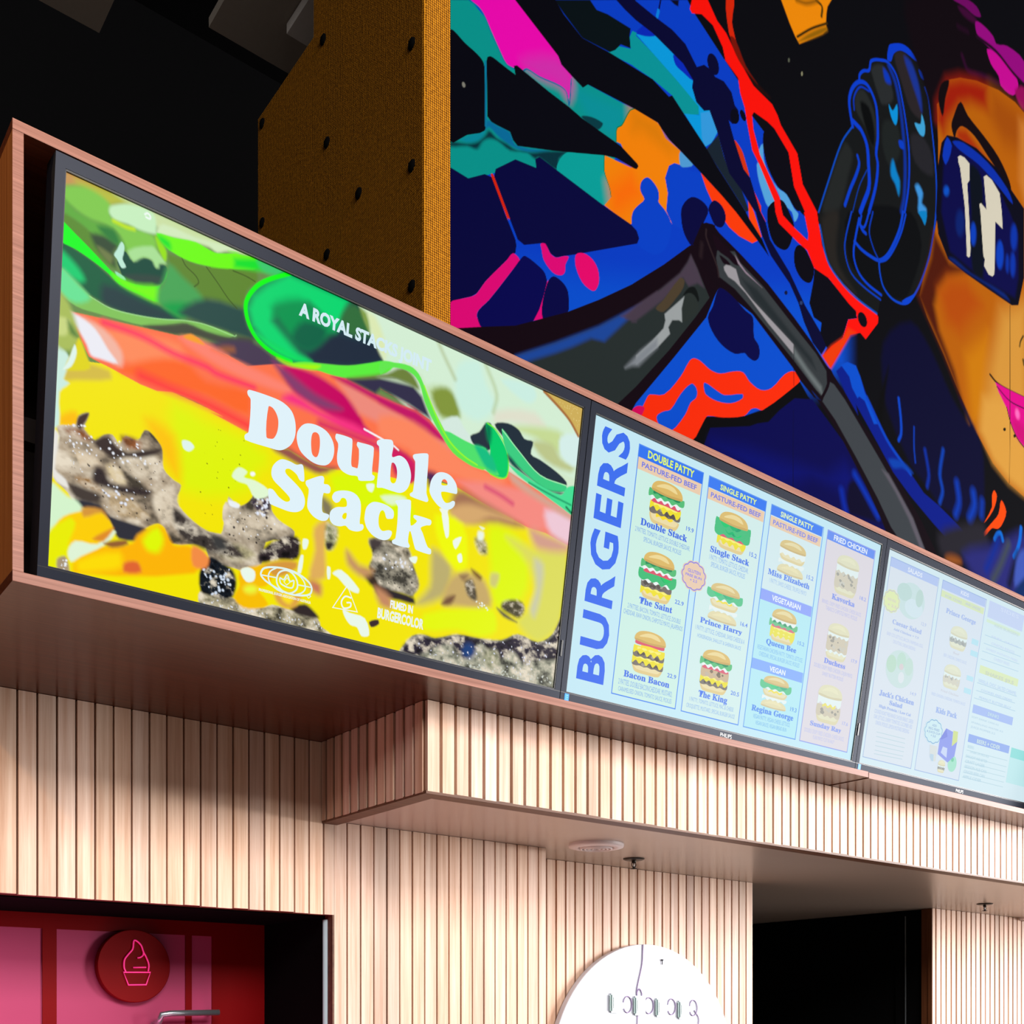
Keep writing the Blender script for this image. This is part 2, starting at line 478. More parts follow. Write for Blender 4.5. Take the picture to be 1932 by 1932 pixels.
# ---------------------------------------------------------------- materials
M_slat = wood('slat_oak', (200, 154, 124), (244, 216, 194), 2, 0.5, 0.35, tint=True)
M_slatback = wood('slat_backing', (92, 50, 26), (120, 72, 42), 2, 0.6, 0.3)
M_litband = wood('lit_edge_banding', (116, 74, 60), (166, 116, 100), 0, 0.45, 0.3, fine=2.5)  # lighter front-edge copy of the laminate, frontal light put into its colour
M_box = wood('walnut_laminate', (62, 27, 13), (98, 52, 32), 0, 0.3, 0.35, fine=2.2, coat=0.12)
M_boxend = wood('lit_walnut_end', (126, 72, 34), (172, 112, 62), 2, 0.3, 0.5, fine=2.2, coat=0.2)  # end copy of the walnut, warm lamplight put into its lighter colour
M_boxin = plain('box_interior', (38, 26, 22), 0.6, 0.3, noise=0.2)
def gloss(name, col, g, rough):
    k = NT(name); df = k.n('ShaderNodeBsdfDiffuse'); gl = k.n('ShaderNodeBsdfGlossy'); ad = k.n('ShaderNodeAddShader')
    df.inputs['Color'].default_value = (*lin(col), 1); gl.inputs['Roughness'].default_value = rough; gl.inputs['Color'].default_value = (g * .9, g * .96, g * 1.1, 1)
    k.l(df.outputs[0], ad.inputs[0]); k.l(gl.outputs[0], ad.inputs[1]); k.l(ad.outputs[0], k.t.nodes['Material Output'].inputs[0])
    return k.m


M_bezel = gloss('bezel_plastic', (34, 37, 46), 0.008, 0.3)
M_bezelin = plain('bezel_lip', (8, 9, 11), 0.4, 0.4)
M_sticker = plain('sticker_blue', (20, 140, 240), 0.5, 0.3)
M_white = plain('white_print', (225, 228, 230), 0.5, 0.3)
M_black = plain('black_paint', (9, 9, 10), 0.9, 0.05, noise=0.1)
M_ceil = plain('soffit_satin_paint', (186, 170, 158), 0.28, 0.45, noise=0.03, nscale=12)
M_trim = wood('dark_trim', (84, 54, 38), (120, 82, 60), 0, 0.5, 0.3)
M_panelgrey = plain('ceiling_panel_grey', (160, 150, 138), 0.8, 0.2, noise=0.05)
M_panelwhite = plain('ceiling_panel_white', (225, 218, 210), 0.8, 0.2, noise=0.05)
M_plastic = plain('vent_white_plastic', (226, 214, 214), 0.45, 0.4)
M_metal = plain('dark_bronze_metal', (52, 46, 42), 0.35, 0.5, metal=0.8)
M_steel = plain('brushed_steel', (190, 200, 206), 0.3, 0.5, metal=0.85, noise=0.05)
M_red = plain('red_lacquer', (120, 0, 4), 0.5, 0.1)
M_pink = plain('pink_panel', (176, 66, 104), 0.4, 0.2, noise=0.04, nscale=6)
M_signwhite = plain('white_acrylic', (206, 210, 222), 0.4, 0.5)
M_wire = plain('lilac_wire', (150, 130, 170), 0.5, 0.4)
M_led = plain('clear_led_case', (166, 192, 190), 0.25, 0.5)
M_nail = plain('nail_steel', (70, 70, 75), 0.4, 0.5, metal=0.7)
M_floor = plain('floor_concrete', (118, 108, 100), 0.5, 0.4, noise=0.15, nscale=4)
M_screen = attr_mat('screen_glow', True, 0.28, 0.003, 0.98)
M_mural = attr_mat('mural_paint', False, 0.85, 0.03)


def burlap():
    k = NT('golden_burlap'); k.b.inputs['Roughness'].default_value = 0.95; k.b.inputs['Specular IOR Level'].default_value = 0.1
    tc = k.n('ShaderNodeTexCoord')
    ws = []
    for ang in (0.0, 1.5708):
        mp = k.n('ShaderNodeMapping'); mp.inputs['Rotation'].default_value = (ang, 0, 0) if ang else (0, 0, 0)
        k.l(tc.outputs['Object'], mp.inputs['Vector'])
        wv = k.n('ShaderNodeTexWave', wave_type='BANDS', bands_direction='Z'); wv.inputs['Scale'].default_value = 42; wv.inputs['Distortion'].default_value = 1.6; wv.inputs['Detail'].default_value = 2; wv.inputs['Detail Scale'].default_value = 3
        k.l(mp.outputs[0], wv.inputs['Vector']); ws.append(wv)
    wx = k.n('ShaderNodeTexWave', wave_type='BANDS', bands_direction='X'); wx.inputs['Scale'].default_value = 42; wx.inputs['Distortion'].default_value = 1.6; wx.inputs['Detail'].default_value = 2
    k.l(tc.outputs['Object'], wx.inputs['Vector'])
    mu = k.n('ShaderNodeMath', operation='ADD'); k.l(ws[0].outputs['Fac'], mu.inputs[0]); k.l(ws[1].outputs['Fac'], mu.inputs[1])
    m2 = k.n('ShaderNodeMath', operation='ADD'); k.l(mu.outputs[0], m2.inputs[0]); k.l(wx.outputs['Fac'], m2.inputs[1])
    nz = k.n('ShaderNodeTexNoise'); nz.inputs['Scale'].default_value = 90; nz.inputs['Detail'].default_value = 4; k.l(tc.outputs['Object'], nz.inputs['Vector'])
    m3 = k.n('ShaderNodeMath', operation='MULTIPLY_ADD'); m3.inputs[1].default_value = 1.6; k.l(nz.outputs[0], m3.inputs[0]); k.l(m2.outputs[0], m3.inputs[2])
    mr = k.n('ShaderNodeMapRange'); mr.inputs[1].default_value = 1.1; mr.inputs[2].default_value = 3.3; k.l(m3.outputs[0], mr.inputs[0])
    cr = k.n('ShaderNodeValToRGB'); cr.color_ramp.elements[0].color = (*lin((84, 44, 4)), 1); cr.color_ramp.elements[1].color = (*lin((222, 146, 30)), 1)
    k.l(mr.outputs[0], cr.inputs[0]); k.l(cr.outputs[0], k.b.inputs['Base Color'])
    bp = k.n('ShaderNodeBump'); bp.inputs['Strength'].default_value = 0.6; bp.inputs['Distance'].default_value = 0.003
    k.l(m3.outputs[0], bp.inputs['Height']); k.l(bp.outputs[0], k.b.inputs['Normal'])
    return k.m


M_burlap = burlap()

# ---------------------------------------------------------------- measured layout (x along the wall, y into it, z up)
YB, XB0, XB1 = 2.0696, 0.5017, 4.42         # display housing: front plane, ends
ZBT, ZBB = 1.5897 + Z0, 0.7722 + Z0         # housing top and underside
YW = 2.746                                  # main slatted wall
XK, YK, ZK = 1.474, 2.2193, 0.5445 + Z0     # bulkhead corner, front, lower edge
ZC = 0.5542 + Z0                            # soffit ceiling
YC, YD = 2.9289, 3.0467                     # recessed walls
TILT, SX, SP, SZ, WS, HS = 0.169038, 0.56728 * 1.043, 1.24643 * 1.043, 1.47859 * 1.043 + Z0, 1.2096 * 1.043, 0.6654 * 1.043
YSB = 2.0996 * 1.043                        # depth of the screens' lower edge
TB = 0.019


def slats(name, axis, s0, s1, plane, z0, z1, pitch, gap, depth, seed, label=None, parent=None, kind='structure', first=0.0, out=-1, light=1.0, thick=0.05):
    """vertical slats with a backing board; axis 'x' faces -y, axis 'y' faces -x"""
    bm = bmesh.new(); lay = bm.loops.layers.float_color.new('tint'); rng = random.Random(seed)
    p = s0 - first
    while p < s1 - 0.004:
        a = max(p, s0); b = min(p + pitch - gap, s1)
        if b - a > 0.004:
            v = rng.uniform(0.86, 1.04) * light
            if rng.random() < .12: v *= 0.82
            wm = rng.uniform(-.04, .05); t = (v, v * (1 - max(wm, 0) * .6), v * (1 - wm * 1.5), 1)
            dz = rng.uniform(-.0012, .0012); dd = rng.uniform(0, .0015)
            if axis == 'x': box(bm, a, b, plane + dd, plane + depth + .002, z0 + dz, z1, 0, t, lay)
            else: box(bm, plane + dd, plane + depth + .002, a, b, z0 + dz, z1, 0, t, lay)
        p += pitch
    if axis == 'x': box(bm, s0, s1, plane + depth, plane + depth + thick, z0 + .002, z1, 1, (1, 1, 1, 1), lay)
    else: box(bm, plane + depth, plane + depth + thick, s0, s1, z0 + .002, z1, 1, (1, 1, 1, 1), lay)
    o = link(name, mesh(bm, name), [M_slat, M_slatback], parent)
    if not parent: tag(o, label, None, None, kind)
    return o


# ---------------------------------------------------------------- structure
o = boxes('floor', [(-4, 10, -7, 8, -0.1, 0.0)], M_floor); tag(o, kind='structure')
XO = 1.5125                                  # right edge of the servery opening
ZO = 0.2915 + Z0
o = slats('wall_left', 'x', -0.6, XO + .003, YW, ZO, ZBB - .001, 0.04475, 0.0052, 0.013, 3, first=0.0184)
tag(o, 'pale oak slatted wall above the pink serving hatch', kind='structure')
o = slats('wall_middle', 'x', XO + .003, 2.2918, YW, 0.0, ZC - .001, 0.0440, 0.0055, 0.013, 8, first=-0.0, thick=.17)
tag(o, 'pale oak slatted wall between the hatch and the round sign', kind='structure')
o = slats('wall_back', 'x', 2.2938, 3.545, YC, 0.0, ZC - .001, 0.0440, 0.0078, 0.013, 13, first=.0179)
tag(o, 'pale oak slatted wall behind the round white sign', kind='structure')
o = slats('wall_right', 'x', 5.079, 7.2, YD, 0.0, ZC - .001, 0.0480, 0.0125, 0.013, 17, first=0.013)
tag(o, 'pale oak slatted wall right of the black doorway', kind='structure')
bm = bmesh.new(); box(bm, XK + .04, 7.2, YK + .05, 6.2, ZC, ZC + .03)
o = link('ceiling', mesh(bm, 'ceiling'), M_ceil); tag(o, kind='structure')
o = boxes('ceiling_upper', [(-4, 10, 0.5, 8, 7.3, 7.35)], M_black); tag(o, kind='structure')
o = boxes('wall_far', [(-4, 10, 6.2, 6.3, 0, 7.3)], M_black); tag(o, kind='structure')
# bulkhead hanging under the display housing, slatted on front and left end
bk = empty('bulkhead', (XK, YK, ZK)); tag(bk, kind='structure')
IN = Matrix.Translation((-XK, -YK, -ZK))
for nm, ax, a0, a1, pl, pt, gp, sd, fs in (('front_slats', 'x', XK + .004, 7.2, YK, 0.0437, .0092, 21, -.002), ('end_slats', 'y', YK + .016, YW - .002, XK, 0.0445, .0115, 23, .0)):
    o = slats(nm, ax, a0, a1, pl, ZK + .006, ZBB - .001, pt, gp, .013, sd, parent=bk, first=fs, thick=.02); o.data.transform(IN)
bm = bmesh.new()
box(bm, XK + .002, 7.2, YK + .001, YK + .05, ZK, ZK + .0075); box(bm, XK + .002, XK + .05, YK + .05, YW - .001, ZK, ZK + .0075)
o = link('trim', mesh(bm, 'trim'), M_trim, bk); o.data.transform(IN)

# hatch: jamb, head lining, back wall of pink panels in a red frame
YR = 3.1839
o = boxes('trim_1', [(XO - .002, XO + .02, YW + .001, YW + .030, 0, ZO)], M_trim); tag(o, kind='structure')
bm = bmesh.new(); tube(bm, [(XO + .002, YW + .042, 0), (XO + .002, YW + .042, ZO - .012)], .0118, 20)
o = link('trim_2', mesh(bm, 'trim_2', True), plain('pale_bead', (214, 232, 242), .35, .4)); tag(o, kind='structure')
o = boxes('wall_hatch', [(XO - .002, XO + .06, YW + .0545, YR, 0, ZO), (-0.6, XO + .02, YW + .066, YR + .1, ZO - .001, ZO + .04)], M_black); tag(o, kind='structure')
bm = bmesh.new()
zt = 0.2478 + Z0
for x0, x1, mi in ((-0.6, 0.8493, 1), (0.8871, 1.256, 1), (1.2756, 1.3388, 1)):
    box(bm, x0, x1, YR + .004, YR + .02, 0, zt, mi)
for x0, x1 in ((0.8493, 0.8871), (1.256, 1.2756), (1.3388, XO)):
    box(bm, x0, x1, YR, YR + .02, 0, ZO + .003, 0)
for x0, x1 in ((-.6, .8493), (.8871, 1.256), (1.2756, 1.3388)):
    box(bm, x0, x1, YR, YR + .02, zt, ZO + .003, 0)
o = link('wall_hatch_back', mesh(bm, 'wall_hatch_back'), [M_red, M_pink]); tag(o, 'pink panels in a red frame inside the hatch', kind='structure')
area('hatch_neon_light', (0.7, 2.92, 0.95), (0.8, 3.18, 1.5), 1.8, 0.2, 3.6, (1.0, 0.15, 0.4))

# dark doorway
o = boxes('door_1', [(5.082, 5.16, 3.2042, 3.26, 0, ZC - .002), (3.4, 5.14, 4.6, 4.66, 0, ZC - .002), (3.40, 3.46, YC + .07, 4.6, 0, ZC - .002), (5.09, 5.15, 3.0727, 4.6, 0, ZC - .002)], M_black); tag(o, 'black doorway between the slatted walls', kind='structure')
o = boxes('trim_3', [(5.0745, 5.0785, YD + .002, YD + .0245, 0, ZC - .001)], M_slatback); tag(o, kind='structure')
o = boxes('trim_4', [(5.0795, 5.0845, 3.2000, 3.2038, 0, ZC - .03)], M_steel); tag(o, kind='structure')

# ---------------------------------------------------------------- mural panel
MX0, MX1, MY = 1.9516, 5.75, 2.80
MURAL = '''p 0,62,205 l f=4 | 4955,10017 6037,10636 6112,10580 6437,10420 6620,10334 6683,10182 6971,10077 7237,9866 7374,9672 7584,9635 7728,9345 8024,9243 8176,9123 7949,8854 7656,8500 7374,8289 6906,7913 6228,7482 5775,7295 5455,7378 3903,7312 3903,9416
p 0,80,215 l f=318 | 5003,8165 8024,9243 8024,8611 6906,7871 5775,7295 5250,7382 3903,7312 3943,7855
p 0,152,145 l f=4 | 3896,9412 4056,9503 4471,9340 4908,9471 5048,9492 5487,9543 5316,9225 5263,8817 5191,8731 4752,8758 4291,8538 4030,8353 3896,8371
p 0,150,160 l f=157 | 4898,9406 5465,9532 5316,9241 5048,9259
p 0,110,160 f=29 | 4168,8738 4189,8818 4264,8821 4371,8828 4416,8769 4704,8867 4526,8776 4416,8748 4291,8750 4203,8776
p 0,140,160 f=28 | 3971,8585 4073,8670 4168,8734 4150,8680 4073,8615 4005,8588
p 0,50,62 f=34 | 3903,8538 4030,8587 4116,8643 4168,8703 4203,8755 4264,8737 4344,8741 4425,8738 4545,8782 4695,8866 4869,8943 4791,8857 4772,8774 4619,8782 4582,8756 4508,8767 4371,8711 4273,8723 4203,8705 4150,8660 4107,8590 4030,8573 3903,8507
p 0,60,70 f=13 | 4987,9243 5078,9286 5185,9298 5180,9273 5139,9229 5048,9229
p 0,165,160 f=4 | 4772,8767 4781,8830 4839,8917 4898,8957 5201,9081 5201,8971 5253,8874 5265,8826 5191,8731 4948,8754
p 0,152,158 l f=4 | 5232,9810 5337,9913 5454,9957 5444,10033 5471,10094 5514,10103 5507,10080 5672,10048 5934,9980 6075,9941 6158,9910 6164,9852 6004,9774 5876,9846 5672,9859 5507,9850 5465,9850
p 0,158,230 l f=4 | 5507,10091 5573,10120 5672,10194 5876,10159 6098,10067 6087,10012 6146,9961 6194,9920 6292,9953 6372,9828 6304,9711 6231,9642 6004,9778 6164,9849 6158,9910 5934,9980
p 50,158,230 l f=10 | 6182,9873 6304,9951 6368,9826 6304,9711 6225,9647 6194,9698
p 0,40,190 f=5 | 5888,10149 5981,10151 6093,10105 6089,10070 5992,10076 5911,10089
p 0,40,190 f=13 | 5508,10108 5721,10320 5721,10209 5596,10125
p 0,12,18 l f=6 | 4752,9901 5068,10082 5129,10049 5232,10077 5454,10101 5444,10041 5454,9961 5358,9936 5305,9868 5253,9825 4997,9783 4830,9857
p 2,2,30 l f=14 | 5853,10531 5946,10583 5940,10532 5899,10525
p 240,0,182 f=4 | 4052,9515 4407,9718 4781,9543 4810,9500 4903,9468 4874,9304 4854,9339 4791,9350 4619,9318 4517,9314 4480,9287 4425,9287 4398,9258 4344,9258 4291,9313 4220,9401 4159,9479 4116,9496
p 215,45,180 f=134 | 4471,9340 4752,9520 4903,9468 4874,9304 4791,9350 4619,9318
d 0,110,160 w=9 f=4 | 4043,9496 4124,9494 4176,9454 4220,9387 4273,9325 4340,9255 4403,9257
d 0,110,160 w=10 f=4 | 4485,9290 4517,9314 4619,9318 4791,9350 4854,9339 4877,9261 4898,9451
p 248,135,0 l f=4 | 5206,9084 5465,9120 5358,9239 5316,9233 5321,9328 5369,9375 5444,9513 5487,9555 5721,9571 5751,9558 5807,9499 5957,9484 5969,9385 5842,9204 5830,8999 5876,8905 5807,8947 5773,8947 5530,8837 5454,8710 5274,8721 5284,8726 5201,8735 5263,8817 5253,8874 5201,8971
p 225,128,0 l f=185 | 5454,9534 5721,9571 5751,9558 5807,9499 5946,9478 5842,9404 5573,9430 5465,9376
p 255,112,0 l f=205 | 5253,8889 5465,9097 5574,8960 5358,8759 5284,8726
d 0,120,60 w=7 f=4 | 5314,9232 5321,9328 5369,9375 5444,9513 5487,9551
d 0,120,60 w=7 f=4 | 5201,9081 5201,8971 5253,8874 5265,8826
p 0,66,208 f=5 | 5618,9126 5672,9124 5728,9087 5739,9037 5734,9002 5796,8975 5853,8927 5865,8844 5807,8699 5706,8608 5595,8592 5530,8603 5536,8652 5514,8697 5465,8730 5476,8813 5530,8886 5590,8956 5552,8997 5558,9062
p 0,66,208 l f=5 | 5899,9363 5969,9381 6075,9387 6182,9430 6304,9280 6243,9161 5981,8912 5876,8905 5813,8975 5830,9111 5802,9209 5842,9316
p 80,160,220 f=9 | 5963,9479 6098,9447 5992,9376 5957,9379
p 255,60,0 l f=6 | 6182,9430 6316,9394 6567,9333 6592,9318 6840,9206 6774,9156 6618,9143 6503,9160 6459,9182 6304,9272 6243,9335
p 215,50,10 f=5 | 6560,9858 6644,9827 6696,9750 6741,9652 6696,9648 6618,9738
p 20,34,48 l f=10 | 6243,9632 6378,9810 6440,9678 6503,9590 6644,9521 6735,9393 6696,9366 6541,9457 6366,9558
p 255,70,0 l f=8 | 6722,9489 6794,9411 6887,9257 6867,9231 6735,9331
p 235,40,10 l f=6 | 6787,9579 6880,9493 6880,9448 6940,9397 6853,9436 6827,9452
p 0,0,10 l f=5 | 4407,9711 4752,9909 4830,9850 4997,9783 5253,9821 5662,9857 5672,9859 5842,9820 5876,9846 6004,9774 6231,9650 6366,9558 6541,9457 6696,9366 6735,9331 6893,9238 6981,9137 6827,9209 6580,9312 6415,9365 6146,9437 5957,9484 5842,9508 5762,9548 5728,9571 5507,9553 5487,9551 5048,9492 5002,9446 4908,9471 4810,9500 4781,9543
p 0,0,50 l f=6 | 5305,10225 5487,10329 5507,10325 5717,10322 5876,10327 6016,10299 6140,10195 6219,10254 6304,10258 6341,10228 6440,10247 6529,10209 6567,10128 6605,10113 6618,10069 6592,10005 6541,9971 6497,9978 6554,9868 6670,9687 6748,9655 6787,9588 6867,9452 6934,9394 6988,9279 7236,9122 7435,8936 7640,8799 7730,8724 7655,8613 7537,8669 7421,8795 7349,8919 7236,9033 7001,9154 6893,9264 6814,9418 6761,9439 6644,9513 6503,9574 6453,9659 6366,9825 6279,9943 6219,9908 6134,9930 6089,10013 6098,10075 5992,10141 5672,10190 5507,10189 5401,10202
p 0,0,48 f=5 | 6377,10353 6386,10307 6369,10263 6333,10238 6293,10241 6263,10271 6255,10317 6272,10361 6307,10386 6347,10383
p 0,0,20 f=5 | 6618,10073 6615,10037 6594,10003 6563,9984 6533,9988 6516,10013 6519,10049 6539,10083 6571,10102 6600,10098
p 0,0,20 f=5 | 6690,10119 6699,10096 6695,10075 6678,10062 6656,10064 6636,10079 6627,10101 6632,10122 6648,10135 6671,10133
d 0,0,60 w=13 f=5 | 5756,10475 5739,10402
d 0,130,230 w=25 f=5 | 5734,10387 5719,10335
p 0,0,12 f=4 | 3896,9225 3925,9241 4013,9211 4107,9193 4155,9170 4168,9121 4172,8831 4168,8738 4030,8642 3896,8538
p 0,0,12 l f=5 | 4181,9184 4189,9217 4211,9235 4238,9239 4344,9229 4416,9225 4403,9275 4430,9293 4489,9285 4695,9263 4879,9251 4997,9234 5316,9225 5369,9221 5519,9177 5532,9164 5514,9134 5487,9127 5316,9118 5201,9081 4752,8893 4434,8771 4398,8789 4371,8832 4264,8821 4220,8820 4189,8839 4185,9047
d 0,122,165 w=14 f=4 | 4173,9180 4176,9084 4176,8770
p 0,0,62 l f=4 | 3896,8378 4039,8374 4168,8462 4220,8468 4238,8478 4326,8292 4380,8210 4427,8138 4416,8069 4344,7989 4176,7785 4107,7680 4064,7642 3988,7597 3896,7530
p 0,0,62 l f=5 | 4242,8479 4255,8536 4416,8675 4591,8703 4582,8756 4619,8789 4781,8772 5191,8731 5454,8717 5514,8697 5538,8653 5519,8608 5078,8361 4938,8282 4839,8229 4762,8185 4714,8190 4685,8222 4638,8227 4489,8151 4434,8163 4362,8280
d 218,35,0 w=24 f=4 | 4229,8481 4340,8298 4360,8265
d 0,66,205 w=16 f=4 | 4362,8259 4421,8164 4434,8106
p 228,0,122 f=4 | 3896,7530 3988,7597 4064,7642 4107,7680 4176,7785 4344,7989 4398,8058 4453,8035 4398,7955 4203,7677 4116,7573 4107,7528 4150,7482 3896,7363
p 228,0,122 f=4 | 4629,8220 4666,8237 4685,8222 4714,8190 4762,8185 4830,8224 4874,8238 4844,8172 4839,8118 4801,8082 4733,8074 4657,8122 4636,8186
p 236,0,112 f=4 | 4938,8279 5007,8320 5088,8313 5139,8267 5151,8188 5119,8114 5078,8096 4997,8117 4938,8197
p 228,0,122 l f=4 | 4690,8005 4697,7986 4643,7804 4662,7735 4563,7685
p 0,0,82 f=4 | 4498,8083 4619,8063 4666,8039 4681,7979 4568,7687 4416,7585 4150,7475 4107,7535 4124,7583 4203,7677 4398,7955 4462,8050
p 0,0,70 f=4 | 4738,8050 4810,8047 4859,8016 4874,7962 4861,7850 4657,7726 4638,7795 4685,7981
p 0,0,62 f=5 | 6081,9198 6194,9222 6267,9189 6219,9075 6146,8919 6087,8836 6004,8890 5971,8988 5981,9083
p 0,0,62 f=5 | 6329,9287 6403,9292 6453,9255 6459,9191 6415,9121 6341,9104 6292,9149 6267,9197
p 2,0,14 f=5 | 6961,10186 7042,10196 7222,10083 7250,9981 7292,9841 7392,9717 7349,9667 7292,9672 7194,9733 7083,9743 6961,9843 6907,9964 6907,10077
p 85,168,228 f=15 | 6834,9816 6934,9795 7029,9648 7045,9594 6961,9530 6893,9612 6840,9716
p 85,168,228 f=10 | 6853,9895 6900,9995 6914,9881 6961,9808 7083,9735 7194,9733 7292,9663 7349,9643 7299,9558 7264,9622 7138,9637 7111,9677 7015,9764
p 2,0,14 f=5 | 6954,9482 6994,9561 7097,9647 7166,9657 7243,9595 7292,9528 7264,9400 7215,9308 7152,9267 7042,9268 6974,9351
p 2,0,14 f=5 | 7292,9297 7335,9382 7421,9406 7522,9332 7559,9284 7522,9169 7464,9132 7378,9136 7307,9196
p 1,0,14 l f=7 | 7566,9310 7760,9295 7750,9291 8136,9169 8152,9110 8026,9051 7948,8862 7675,8612 7730,8696 7640,8790 7655,8878 7552,8883 7493,8977 7522,9088 7544,9169
q 255,12,0 l f=6 | 6087,10672 6255,10769 6366,10665 6466,10629 6605,10512 6787,10395 7015,10366 7083,10313 7125,10255 7335,10129 7406,9912 7596,9772 7610,9706 7670,9532 7760,9396 7912,9340 7964,9324 8216,9277 8443,9262 8468,9243 8460,9187 8427,9150 8280,8979 8200,9005 8057,8932 7964,8803 7780,8545 7668,8609 7795,8739 7948,8862 8026,9051 8152,9110 8136,9169 8042,9188 7750,9291 7557,9292 7522,9332 7464,9397 7349,9410 7097,9459 7056,9528 7042,9611 6853,9817 6774,9882 6709,10072 6683,10170 6631,10254 6605,10359 6459,10416 6428,10500 6316,10605 6194,10619 6087,10566 6063,10585 ; 6794,10192 6867,10195 6961,10199 7042,10188 7222,10083 7292,9841 7435,9699 7421,9693 7479,9539 7471,9482 7292,9510 7152,9545 7132,9590 7111,9668 7015,9755 6867,9893 6787,10052 6771,10155
p 240,60,0 l f=54 | 7668,8609 7795,8739 7948,8862 8026,8976 8136,8981 8057,8932 7964,8803 7780,8545
p 4,0,14 f=6 | 8290,9165 8300,9129 8284,9093 8248,9072 8206,9074 8174,9098 8164,9134 8180,9169 8216,9190 8258,9189
p 215,35,0 f=7 | 6466,10889 6560,10943 6535,10752 6567,10660 6599,10576 6541,10604 6497,10655
p 120,16,0 f=15 | 6516,10632 6573,10638 6696,10501 6840,10431 6774,10440 6644,10481 6554,10551
p 40,5,0 f=48 | 6696,10466 6827,10433 6988,10404 6827,10399
p 0,0,4 l f=9 | 6071,7374 6239,7622 6679,7775 6896,7896 7359,8295 7474,8206 7680,8123 7728,7900 7532,7747 6449,7320 6178,7351
p 0,0,80 l f=10 | 6154,7311 6221,7406 6288,7552 6744,7716 6836,7768 6970,7825 7106,7963 7302,8128 7532,8199 7728,8102 7720,8106 7979,7979 8264,7729 8543,7465 8661,7381 7979,7345 7106,7173
p 0,8,112 l f=232 | 6325,7448 6704,7528 7728,7626 7979,7811 8296,7624 8136,7578 7528,7580 7106,7349
p 4,0,40 f=67 | 8026,7639 8105,7709 8216,7667 8394,7481 8526,7460 8136,7408 8026,7414
d 0,50,180 w=61 f=56 | 8120,7761 8264,7653 8460,7499
d 0,40,170 w=60 f=66 | 7933,7564 7964,7471 7995,7406
q 255,45,0 f=5 | 5542,7367 5613,7540 5646,7579 5792,7631 5965,7824 6059,7972 6107,8010 6178,8016 6288,7990 6399,8002 6550,8073 6666,8107 6744,8062 6876,8045 7011,8109 7176,8278 7302,8346 7373,8305 7302,8226 6896,7892 6823,7884 6757,7853 6679,7775 6436,7680 6263,7634 6227,7597 6071,7374 5849,7366 5702,7365 ; 5713,7441 5781,7503 5861,7546 5965,7695 6083,7814 6136,7796 6136,7731 6071,7667 6012,7557 5861,7386 5758,7376 ; 6224,7872 6362,7859 6449,7856 6659,7937 6659,7904 6525,7820 6362,7780 6239,7787 6217,7825
p 215,0,90 f=4 | 5455,7384 5515,7451 5591,7466 5558,7392 5547,7377
p 16,0,12 l f=5 | 3896,7375 4150,7485 4416,7596 4859,7859 5149,8059 5465,8295 5507,8332 5785,8570 6063,8830 6110,8855 6194,9047 6243,9081 6341,9104 6415,8703 6341,8573 6243,8368 5899,7943 5507,7470 5454,7382 5149,7377 4380,7369
p 38,47,47 l f=5 | 4380,7379 4752,7613 5149,7877 5465,8124 5507,8156 5762,8385 5957,8578 6039,8694 6075,8766 6146,8690 6279,8531 6122,8320 5842,7970 5507,7587 5326,7400 4948,7381 4526,7398
p 26,72,160 l f=44 | 4416,7400 4752,7611 5149,7876 5465,8120 5574,8199 5401,8006 5201,7791 5078,7766 4898,7638 4752,7543 4489,7384
p 78,62,82 l f=41 | 5358,8027 5721,8345 5721,8289 5465,8031 5507,8047
p 72,60,76 l f=34 | 5507,8156 5762,8385 5957,8578 6039,8694 6075,8766 6146,8690 6219,8581 6146,8584 6051,8520 5992,8561 5785,8315 5507,8055 5401,8029
p 76,64,46 f=14 | 5957,8546 6004,8549 5992,8488 5922,8387 5785,8227 5706,8220 5785,8315
p 10,16,16 f=14 | 5992,8431 6051,8512 6122,8541 6164,8476 6152,8447 6110,8479 6051,8471
p 40,48,46 f=14 | 6004,8428 6075,8481 6134,8464 6158,8400 6098,8319 5981,8232 5963,8322
p 158,166,168 l f=12 | 6004,8428 5975,8327 5981,8228 5946,8231 5876,8203 5836,8136 5853,8094 5728,7951 5507,7743 5507,7806 5672,7977 5785,8108 5805,8172 5796,8216
p 132,140,148 l f=52 | 5721,8012 5721,7948 5530,7744 5465,7720 5401,7681 5552,7854
p 15,0,12 l f=7 | 6194,9056 6316,9102 6390,9068 6618,9016 6961,8920 7292,8781 7522,8672 7730,8549 7767,8536 7780,8540 7826,8502 8136,8322 8042,8317 8329,8187 8627,8013 8902,7822 9150,7644 9425,7394 8593,7382 8526,7470 8264,7729 7948,7997 7528,8267 7655,8230 7552,8222 7378,8295 7278,8366 6774,8603 6567,8630 6366,8633 6194,8743 6098,8858
p 54,60,64 l f=10 | 6390,8734 6353,8860 6366,8924 6567,9002 6631,8945 6907,8871 7292,8710 7581,8595 7722,8501 7730,8403 7670,8272 7581,8295 7264,8441 6748,8652 6567,8715
p 36,44,48 l f=58 | 6644,8831 6827,8821 7292,8629 7522,8537 7581,8459 7292,8567 6800,8725
p 18,0,14 f=10 | 6390,8901 6478,8897 6516,8879 6466,8858 6428,8859
p 20,0,16 f=10 | 6316,9027 6516,8980 6625,8925 6567,8901 6491,8919 6366,8932
p 62,68,74 l f=14 | 7758,8427 7826,8428 7979,8352 8248,8170 8526,7981 8780,7805 9007,7634 9223,7381 8798,7378 8661,7459 8460,7653 8136,7916 7841,8137 7668,8230
p 96,92,104 l f=47 | 8526,7924 8627,7916 8798,7791 9007,7634 9204,7387 9132,7388 8937,7614 8729,7790
